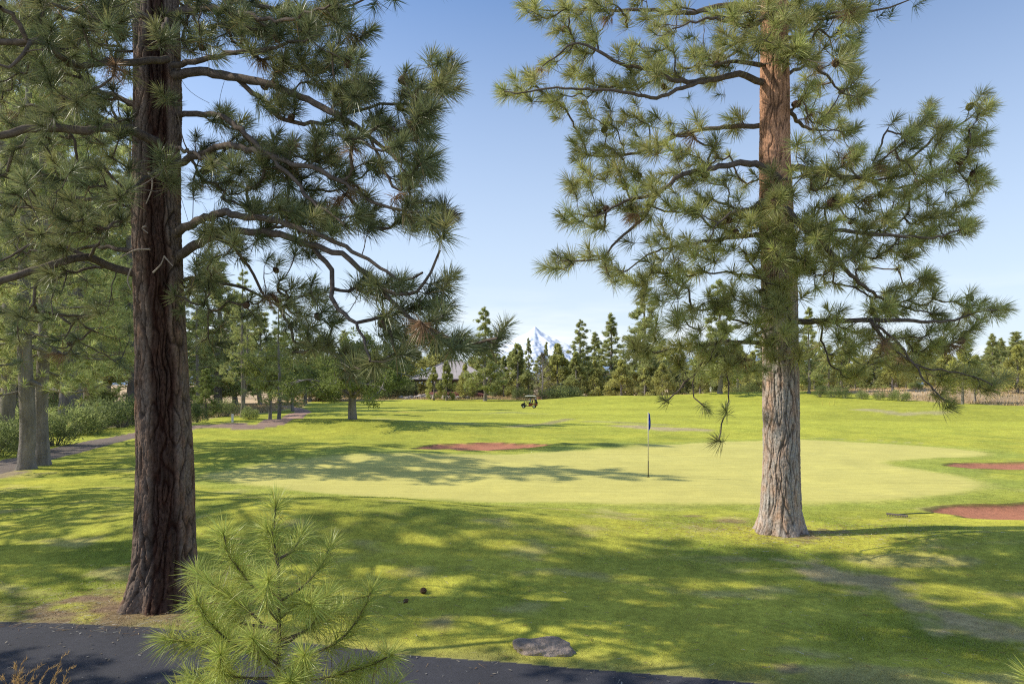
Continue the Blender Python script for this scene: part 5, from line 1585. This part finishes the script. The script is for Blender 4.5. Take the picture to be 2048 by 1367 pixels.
# ---------------------------------------------------------------- golf cart: +x is forward in its own frame
def golf_cart():
    M['cart_red'] = mat_std('dark_red_paint', color=(.16, .012, .014), rough=.25, spec=.5, coat=.6, noises=[(3, .9, 1.08)])
    M['cart_blk'] = mat_std('black_plastic', color=(.018, .018, .022), rough=.45)
    M['cart_roof'] = mat_std('cream_roof', color=(.93, .90, .82), rough=.35, noises=[(3, .94, 1.04)])
    M['tyre'] = mat_std('tyre_rubber', color=(.014, .014, .015), rough=.85)
    M['rim'] = mat_std('silver_rim', color=(.6, .6, .58), rough=.35, metal=.6)
    M['seat'] = mat_std('dark_seat', color=(.03, .03, .035), rough=.6)
    M['post'] = mat_std('cart_post', color=(.05, .05, .05), rough=.4, metal=.3)
    M['shield'] = mat_std('clear_windshield', color=(.5, .55, .56), rough=.08)
    nt = M['shield'].node_tree
    tr = N(nt, 'ShaderNodeBsdfTransparent'); mx = N(nt, 'ShaderNodeMixShader'); mx.inputs[0].default_value = .80
    b = [n for n in nt.nodes if n.type == 'BSDF_PRINCIPLED'][0]; ou = [n for n in nt.nodes if n.type == 'OUTPUT_MATERIAL'][0]
    nt.links.new(b.outputs[0], mx.inputs[1]); nt.links.new(tr.outputs[0], mx.inputs[2]); nt.links.new(mx.outputs[0], ou.inputs[0])
    gy = 106.0; gx = (1058 - 1024) / F * gy
    gz = ground(gx, gy)
    loc = (gx, gy, gz); rz = math.pi - .12
    root = thing('golf_cart', 'dark red golf cart with cream roof driving across the fairway below the mountain', 'golf cart', loc, rz)
    W = 1.16
    mb = MB()
    mb.prism([(1.18, .30), (1.22, .48), (1.10, .66), (.82, .80), (.66, .86), (.60, .60), (.52, .32)], W, -W / 2)
    mb.build('front_cowl', M['cart_blk'], root)
    mb = MB(); mb.prism([(.56, .26), (.56, .34), (-.10, .34), (-.14, .26)], W * .98, -W * .49)
    mb.build('floor', M['cart_blk'], root)
    mb = MB()
    mb.prism([(.02, .28), (.04, .66), (-.40, .68), (-.52, .74), (-1.12, .80), (-1.30, .70), (-1.32, .42), (-1.20, .30), (-1.12, .44), (-.92, .60), (-.72, .60), (-.54, .44), (-.46, .28)], W * 1.02, -W * .51)
    mb.build('body', M['cart_red'], root)
    mb = MB(); mb.box((-.22, 0, .745), (.52, 1.06, .13), None, .04); s = mb.build('seat', M['seat'], root, False)
    mb = MB(); mb.box((-.52, 0, 1.0), (.12, 1.06, .42), Matrix.Rotation(-.18, 3, 'Y'), .04); mb.build('backrest', M['seat'], root)
    mb = MB(); mb.box((-.22, 0, 1.87), (1.66, 1.20, .10), None, .035); mb.box((-.22, 0, 1.93), (1.30, .86, .06), None, .025)
    mb.build('roof', M['cart_roof'], root)
    for sy in (-1, 1):
        mb = MB(); mb.tube([(.78, sy * .52, .80), (.56, sy * .53, 1.30), (.44, sy * .53, 1.84)], [.022] * 3, 8); mb.build('roof_post', M['post'], root)
        mb = MB(); mb.tube([(-.86, sy * .53, .78), (-.84, sy * .53, 1.30), (-.80, sy * .53, 1.84)], [.022] * 3, 8); mb.build('roof_post', M['post'], root)
        for x, r_ in ((.82, .235), (-.82, .25)):
            wl = bpy.data.objects.new('wheel', None); COL.objects.link(wl); wl.parent = root; wl.location = (x, sy * .50, r_)
            bm = bmesh.new(); t = MB()
            n = 28; prof = [(.55, -.10), (.92, -.105), (1.0, -.07), (1.0, .07), (.92, .105), (.55, .10)]
            for k in range(n):
                a0 = k * 2 * math.pi / n; a1 = (k + 1) * 2 * math.pi / n
                for (q0, y0), (q1, y1) in zip(prof, prof[1:]):
                    t.add([(math.cos(a0) * q0 * r_, y0, math.sin(a0) * q0 * r_), (math.cos(a1) * q0 * r_, y0, math.sin(a1) * q0 * r_), (math.cos(a1) * q1 * r_, y1, math.sin(a1) * q1 * r_), (math.cos(a0) * q1 * r_, y1, math.sin(a0) * q1 * r_)], [(0, 1, 2, 3)])
            bm.free(); t.build('tyre', M['tyre'], wl)
            t = MB(); t.cyl((0, -.085, 0), (0, .085, 0), r_ * .57, 22); t.cyl((0, sy * .08, 0), (0, sy * .11, 0), r_ * .18, 12); t.build('rim', M['rim'], wl)
    for sy in (-1, 1):
        mb = MB(); mb.box((1.16, sy * .38, .56), (.06, .17, .09), None, .02); mb.build('headlight', M['white_post'], root)
    mb = MB(); mb.add([(.74, -.5, .84), (.74, .5, .84), (.50, .5, 1.66), (.50, -.5, 1.66)], [(0, 1, 2, 3)]); mb.add([(.75, -.5, .84), (.75, .5, .84), (.51, .5, 1.66), (.51, -.5, 1.66)], [(3, 2, 1, 0)]); mb.build('windshield', M['shield'], root)
    mb = MB(); n = 20
    ring = [(.30 + .05 * math.sin(a), .28 + .19 * math.cos(a), 1.02 + .18 * math.sin(a)) for a in np.linspace(0, 2 * math.pi, n + 1)]
    mb.tube(ring, [.016] * (n + 1), 8, False); mb.tube([(.30, .28, 1.02), (.62, .28, .74)], [.022, .022], 8); mb.build('steering_wheel', M['cart_blk'], root)
    mb = MB(); mb.tube([(-1.0, -.5, .80), (-1.02, -.5, 1.18), (-1.02, .5, 1.18), (-1.0, .5, .80)], [.018] * 4, 8); mb.box((-1.22, 0, .50), (.28, .9, .05)); mb.build('bag_rack', M['post'], root)
    Rm = Matrix.Translation(loc) @ Matrix.Rotation(rz, 4, 'Z')
    # golf bags carried on the rack: things of their own
    M['bag_dark'] = mat_std('bag_dark_cloth', color=(.022, .02, .04), rough=.7, noises=[(12, .8, 1.2)])
    M['bag_blue'] = mat_std('bag_blue_cloth', color=(.03, .05, .12), rough=.7, noises=[(12, .8, 1.2)])
    M['club'] = mat_std('club_steel', color=(.35, .35, .36), rough=.3, metal=.8)
    for sy, m_, lab in ((-.26, 'bag_blue', 'blue golf bag strapped on the far side of the cart rack'), (.26, 'bag_dark', 'dark golf bag strapped on the near side of the cart rack')):
        b = thing('golf_bag', lab, 'golf bag'); b.matrix_world = Rm @ Matrix.Translation((-1.20, sy, .53)) @ Matrix.Rotation(.18, 4, 'Y')
        mb = MB(); mb.tube([(0, 0, 0), (0, 0, .06), (0, 0, .45), (0, 0, .80), (0, 0, .86)], [.115, .13, .12, .13, .135], 16); mb.build('bag', M[m_], b, True)
        mb = MB(); mb.box((-.14, 0, .30), (.09, .18, .36), None, .03); mb.build('pocket', M[m_], b)
        for k in range(6):
            a = k * 1.05; h = 1.02 + .05 * (k % 3)
            mb = MB(); mb.tube([(.06 * math.cos(a), .06 * math.sin(a), .82), (.075 * math.cos(a), .075 * math.sin(a), h)], [.007, .007], 6)
            mb.box((.085 * math.cos(a), .085 * math.sin(a), h), (.06, .045, .05), Matrix.Rotation(a, 3, 'Z'), .012); mb.build('club', M['club'], b)
    J = dict(pelvis=(-.24, .27, .90), waist=(-.27, .27, 1.06), chest=(-.24, .27, 1.26), neck=(-.20, .27, 1.43), head=(-.15, .27, 1.565),
             shl=(-.22, .46, 1.38), ell=(-.02, .52, 1.16), wrl=(.20, .44, 1.09), shr=(-.22, .08, 1.38), elr=(-.02, .04, 1.16), wrr=(.20, .14, 1.09),
             hpl=(-.18, .36, .89), knl=(.26, .38, .86), anl=(.36, .38, .44), tol=(.52, .38, .40), hpr=(-.18, .18, .89), knr=(.26, .16, .86), anr=(.38, .16, .44), tor=(.54, .16, .40))

    def mf(c, ix, v):
        if c.z > 1.42 or (c.x > .06 and c.z > 1.0): return 0
        if c.z > 1.0 or (c.x < -.05 and c.z > .98): return 1
        if c.z > .74: return 2
        return 0 if c.z > .47 else 2
    pr = person('driver in a grey blue shirt and dark cap sitting in the golf cart', (0, 0, 0), 0, J, ([M['skin'], M['shirt_b'], M['dark_cloth']], mf), cap=True)
    pr.matrix_world = Rm


golf_cart()
# distant golfer on the mound
Y = 141.0; x = (1421.5 - 1024) / F * Y
J = dict(pelvis=(0, 0, .94), waist=(0, 0, 1.10), chest=(.02, 0, 1.32), neck=(.03, 0, 1.50), head=(.05, 0, 1.63),
         shl=(.02, .19, 1.43), ell=(.06, .24, 1.15), wrl=(.20, .14, .95), shr=(.02, -.19, 1.43), elr=(.06, -.24, 1.15), wrr=(.20, -.06, .93),
         hpl=(0, .10, .90), knl=(.03, .13, .50), anl=(0, .15, .09), tol=(.14, .17, .045), hpr=(0, -.10, .90), knr=(.03, -.12, .50), anr=(-.02, -.15, .09), tor=(.12, -.17, .045))
gz = ground(x, Y)
person('golfer in white shirt and shorts standing on the mound left of the right pine', (x, Y, gz), -1.2, J,
       ([M['skin'], M['shirt_w'], M['shirt_w'], M['dark_cloth']], lambda c, ix, v: 0 if c.z > 1.50 or (abs(c.y) > .06 and c.x > .12 and c.z > .8) else (1 if c.z > .98 else (2 if c.z > .55 else (0 if c.z > .10 else 3)))), cap=True)


# ---------------------------------------------------------------- pavilion
def pavilion():
    M['roof'] = mat_std('grey_shingle_roof', color=(.52, .45, .43), rough=.9, noises=[(1.2, .85, 1.12), (6, .85, 1.12, dict(stretch=(.4, .4, 3)))], bump=[(8, .5, .05)])
    M['ridge'] = mat_std('ridge_cap', color=(.42, .37, .36), rough=.9)
    M['timber'] = mat_std('dark_timber', color=(.085, .062, .05), rough=.8, noises=[(4, .7, 1.2)])
    M['stucco'] = mat_std('brown_wall', color=(.16, .12, .095), rough=.9, noises=[(2, .85, 1.1)])
    M['pane'] = mat_std('dark_window_pane', color=(.03, .035, .04), rough=.1, spec=.6)

    def hip(root, x0, x1, y0, y1, ze, zr, rx0, rx1):
        ym = (y0 + y1) / 2
        mb = MB(); t = .25
        v = [(x0, y0, ze), (x1, y0, ze), (x1, y1, ze), (x0, y1, ze), (rx0, ym, zr), (rx1, ym, zr), (x0, y0, ze - t), (x1, y0, ze - t), (x1, y1, ze - t), (x0, y1, ze - t)]
        mb.add(v, [(0, 1, 5, 4), (1, 2, 5), (2, 3, 4, 5), (3, 0, 4), (0, 6, 7, 1), (1, 7, 8, 2), (2, 8, 9, 3), (3, 9, 6, 0), (6, 9, 8, 7)])
        rf = mb.build('roof', M['roof'], root)
        mb = MB()
        for a, b in ((v[0], v[4]), (v[4], v[5]), (v[5], v[1]), (v[3], v[4]), (v[5], v[2])):
            mb.tube([np.array(a) + [0, 0, .03], np.array(b) + [0, 0, .03]], [.16, .16], 6)
        mb.build('ridge_cap', M['ridge'], rf)
        return rf
    Y = 182.0
    x0 = (819 - 1024) / F * Y; gz = ground(x0 + 9, Y)
    root = thing('pavilion', 'open sided pavilion with a big grey hip roof among the back trees', 'pavilion', (0, 0, 0))
    ze = CAMZ - (757 - HOR) / F * Y; zr = CAMZ - (721 - HOR) / F * (Y + 6)
    rf = hip(root, x0, x0 + 21, Y, Y + 13, ze, zr, x0 + 9.3, x0 + 13)
    for k, (fx, fz) in enumerate(((.42, .40), (.62, .62), (.84, .86))):
        mb = MB(); px_ = x0 + 9.3 * fx; zz = ze + (zr - ze) * fx
        mb.box((px_ + .25, Y + 6.5 * fx + .3, zz + .12), (.35, .35, .5)); mb.build('roof_vent', M['ridge'], rf)
    for k, x in enumerate((x0 + .5, x0 + 1.6, x0 + 6.2, x0 + 11, x0 + 16, x0 + 20)):
        yy = Y + .9
        mb = MB(); mb.box((x, yy, (ze + gz) / 2 - .1), (.45, .45, ze - gz + .2), None, .03); mb.box((x, yy, gz + .5), (.75, .75, 1.2), None, .04); mb.build('post', M['timber'], root)
    mb = MB(); mb.box((x0 + 10.5, Y + .9, ze - .45), (20.2, .35, .45)); mb.build('eave_beam', M['timber'], root)
    mb = MB(); mb.box((x0 + 14.5, Y + 8.5, (ze + gz) / 2 - .3), (12, 8, ze - gz)); mb.build('wall', M['stucco'], root)
    for x in (x0 + 10, x0 + 13.5, x0 + 17):
        mb = MB(); mb.box((x, Y + 4.47, gz + 2.0), (1.8, .08, 1.5)); w = mb.build('window', M['timber'], root)
        mb = MB(); mb.box((x, Y + 4.41, gz + 2.0), (1.6, .06, 1.3)); mb.build('pane', M['pane'], w)
    root2 = thing('house', 'house with grey roof half hidden behind the lone pine', 'house', (0, 0, 0))
    Y2 = 205.0; xa = (975 - 1024) / F * Y2; gz2 = ground(xa + 6, Y2)
    hip(root2, xa, xa + 10.5, Y2, Y2 + 11, CAMZ - (757 - HOR) / F * Y2, CAMZ - (722 - HOR) / F * Y2, xa + 5, xa + 6)
    mb = MB(); mb.box((xa + 5.25, Y2 + 5.5, (gz2 + 6.0) / 2), (9, 9.4, 6.4)); mb.build('wall', M['stucco'], root2)
    for x in (xa + 3, xa + 7):
        mb = MB(); mb.box((x, Y2 + .77, gz2 + 2.2), (1.6, .08, 1.5)); w = mb.build('window', M['timber'], root2)
        mb = MB(); mb.box((x, Y2 + .71, gz2 + 2.2), (1.4, .06, 1.3)); mb.build('pane', M['pane'], w)


pavilion()
BR = [rock_mesh('boulder', (1.0, .7, .55), s, 3, .3) for s in (1.0, 5.0, 9.0)]
for m_ in BR: m_.materials.append(M['boulder'])
for k, px in enumerate(np.linspace(803, 935, 15)):
    Y = 170 + rng.uniform(-2, 3); x = (px - 1024) / F * Y
    o = obj('boulder', BR[k % 3], None); s = rng.uniform(.7, 1.35); o.scale = (s, s, s); o.rotation_euler = (0, 0, rng.uniform(0, 6.28)); o.location = (x, Y, ground(x, Y) + .2)
    tag(o, 'pale boulder in the rock border before the pavilion', 'boulder', 'boulders of the rock border')
M['redbark'] = mat_std('red_bark_mulch', color=(.22, .085, .06), rough=1, noises=[(2, .7, 1.2), (9, .7, 1.2)], bump=[(6, .8, .1)])
for (px, Y, w, d, lab) in [(1098, 172, 2.8, 1.6, 'reddish cinder bank showing between the bushes right of the gray bare tree'), (900, 178, 9, 2.0, 'reddish cinder bank behind the boulders of the pavilion')]:
    x = (px - 1024) / F * Y
    o = obj('cinder_bank', rock_mesh('cinder_bank', (w, d, .9), px * .01, 4, .2), M['redbark']); o.location = (x, Y, ground(x, Y) + .1); tag(o, lab, 'cinder bank')


# ---------------------------------------------------------------- mountain and far hills
def mountain():
    Y = 5200.0
    cx = (1070 - 1024) / F * Y; zt = CAMZ - (653 - HOR) / F * Y
    n = 240; S = 900.0
    u = np.linspace(-1, 1, n)
    Xg, Yg = np.meshgrid(u * S, u * S, indexing='ij')
    r = np.hypot(Xg, Yg * .9)
    an = np.arctan2(Yg, Xg)
    rid = 1 + .06 * np.sin(an * 5 + .6) + .07 * np.sin(an * 9 + 2) + .04 * np.sin(an * 17)
    rr = r * rid
    H = zt
    base = H * (1 - np.clip(rr / 840.0, 0, 1) ** .93 * .97)
    peak = 16 * np.exp(-(r / 30) ** 2)
    det = (fbm(Xg * .010, Yg * .010, 81, 5) - .5) * 55 * np.clip(rr / 260, .12, 1)
    rgd = np.abs(fbm(Xg * .016 + 9, Yg * .016, 91, 4) - .5) * -45 * np.clip(rr / 200, .1, 1)
    Z = base - 16 + peak + det + rgd + 6
    dz = np.gradient(Z, u * S, axis=0)
    rock = np.clip(sstep(.22, .5, np.abs(dz) * .5 + fbm(Xg * .02, Yg * .02, 95, 4) * .55 - .05), 0, 1) * .45
    rock = np.maximum(rock, sstep(.42, .22, Z / H) * .9)
    snow = np.array([.88, .90, .95]); hazed_rock = np.array([.58, .65, .77])  # blue distance haze is mixed into these snow and rock colours
    c = snow + (hazed_rock - snow) * rock[..., None]
    V = np.stack([Xg + cx, Yg + Y, Z], -1).reshape(-1, 3)
    i = np.arange(n - 1)[:, None] * n; j = np.arange(n - 1)[None]
    Fq = np.stack([i + j, i + n + j, i + n + j + 1, i + j + 1], -1).reshape(-1, 4)
    M['snow'] = mat_std('hazed_snow_and_rock', attr='col', rough=.9, spec=.1)
    o = obj('mountain', mesh_np('mountain', V, Fq, c.reshape(-1, 3), True), M['snow']); tag(o, None, None, kind='structure')
    M['hill'] = mat_std('hazy_blue_hill', color=(.27, .36, .50), rough=1, spec=0, noises=[(.004, .9, 1.1)])
    xs = np.linspace(-5000, 6500, 400); rows = []
    for k, yy in enumerate(np.linspace(0, 900, 12)):
        t = math.sin(math.pi * k / 11)
        hh = 175 + 85 * (fbm(xs * .0013, np.full_like(xs, .3), 101, 4) - .4) * 2 + 12 * fbm(xs * .02, np.full_like(xs, k * .5), 103, 3)
        rows.append(np.c_[xs, np.full_like(xs, 4300 + yy), hh * t - 10])
    V = np.vstack(rows); m = len(xs)
    i = np.arange(11)[:, None] * m; j = np.arange(m - 1)[None]
    Fq = np.stack([i + j, i + j + 1, i + m + j + 1, i + m + j], -1).reshape(-1, 4)
    o = obj('hills', mesh_np('hills', V, Fq, None, True), M['hill']); tag(o, None, None, kind='structure')
    # wide plain out to the horizon
    V = np.array([(-9000, 600, -1), (9000, 600, -1), (9000, 14000, -4), (-9000, 14000, -4)], float)
    M['plain'] = mat_std('far_plain', color=(.12, .13, .07), rough=1, noises=[(.01, .8, 1.2)])
    o = obj('plain', mesh_np('plain', V, np.array([[0, 1, 2, 3]])), M['plain']); tag(o, None, None, kind='structure')


mountain()

# ---------------------------------------------------------------- world, sun, camera
SUN_EL, SUN_AZ = R(39), R(4)      # azimuth: measured from -X towards +Y (sun at left, a little beyond)
w = bpy.data.worlds.new('World'); scene.world = w; w.use_nodes = True
nt = w.node_tree; nt.nodes.clear()
sky = N(nt, 'ShaderNodeTexSky'); sky.sky_type = 'NISHITA'; sky.sun_disc = False
sky.sun_elevation = SUN_EL; sky.sun_rotation = R(-86)
sky.air_density = 1.0; sky.dust_density = .9; sky.ozone_density = 1.6; sky.altitude = 900
tc = N(nt, 'ShaderNodeTexCoord')
mp = N(nt, 'ShaderNodeMapping'); mp.inputs['Scale'].default_value = (2.2, 2.2, 14)
nt.links.new(tc.outputs['Generated'], mp.inputs[0])
nz = N(nt, 'ShaderNodeTexNoise'); nz.inputs['Scale'].default_value = 2.1; nz.inputs['Detail'].default_value = 7
nt.links.new(mp.outputs[0], nz.inputs['Vector'])
sep = N(nt, 'ShaderNodeSeparateXYZ'); nt.links.new(tc.outputs['Generated'], sep.inputs[0])
m1 = N(nt, 'ShaderNodeMapRange'); m1.inputs[1].default_value = .52; m1.inputs[2].default_value = .74; nt.links.new(nz.outputs['Fac'], m1.inputs[0])
m2 = N(nt, 'ShaderNodeMapRange'); m2.inputs[1].default_value = .15; m2.inputs[2].default_value = .04; nt.links.new(sep.outputs['Z'], m2.inputs[0])
cl = math_n(nt, 'MULTIPLY', m1.outputs[0], m2.outputs[0]); cl = math_n(nt, 'MULTIPLY', cl, .85)
hz = N(nt, 'ShaderNodeMapRange'); hz.inputs[1].default_value = .50; hz.inputs[2].default_value = .0; hz.inputs[3].default_value = 0; hz.inputs[4].default_value = .92
nt.links.new(sep.outputs['Z'], hz.inputs[0])
tint = N(nt, 'ShaderNodeMix', data_type='RGBA', blend_type='MULTIPLY'); tint.inputs[0].default_value = 1; nt.links.new(sky.outputs[0], tint.inputs[6]); tint.inputs[7].default_value = (1.42, 1.50, 1.60, 1)
mixh = N(nt, 'ShaderNodeMix', data_type='RGBA'); nt.links.new(hz.outputs[0], mixh.inputs[0]); nt.links.new(tint.outputs[2], mixh.inputs[6]); mixh.inputs[7].default_value = (6.0, 6.7, 7.4, 1)
mix = N(nt, 'ShaderNodeMix', data_type='RGBA'); nt.links.new(cl, mix.inputs[0]); nt.links.new(mixh.outputs[2], mix.inputs[6]); mix.inputs[7].default_value = (9, 9.2, 9.4, 1)
bg = N(nt, 'ShaderNodeBackground'); bg.inputs[1].default_value = .13
nt.links.new(mix.outputs[2], bg.inputs[0])
ow = N(nt, 'ShaderNodeOutputWorld'); nt.links.new(bg.outputs[0], ow.inputs[0])

sun = bpy.data.lights.new('Sun', 'SUN'); sun.energy = 5.0; sun.angle = R(.55); sun.color = (1.0, .94, .80)
so = bpy.data.objects.new('Sun', sun); COL.objects.link(so)
to_sun = Vector((-math.cos(SUN_EL) * math.cos(SUN_AZ), math.cos(SUN_EL) * math.sin(SUN_AZ), math.sin(SUN_EL)))
so.rotation_euler = to_sun.to_track_quat('Z', 'Y').to_euler(); so.location = (0, 0, 60)

cam = bpy.data.cameras.new('Camera'); co = bpy.data.objects.new('Camera', cam); COL.objects.link(co)
co.location = (0, 0, CAMZ); co.rotation_euler = (R(90), 0, 0)
cam.lens = 24; cam.sensor_width = 36; cam.shift_y = (HOR - 683.5) / 2048
cam.clip_end = 20000; cam.clip_start = .05
scene.camera = co
scene.view_settings.view_transform = 'Standard'; scene.view_settings.look = 'None'; scene.view_settings.exposure = 0; scene.view_settings.gamma = 1
scene.render.engine = 'CYCLES'
scene.cycles.filter_width = 1.15
scene.cycles.max_bounces = 6; scene.cycles.transparent_max_bounces = 8
try:
    scene.cycles.use_denoising = False
except Exception:
    pass
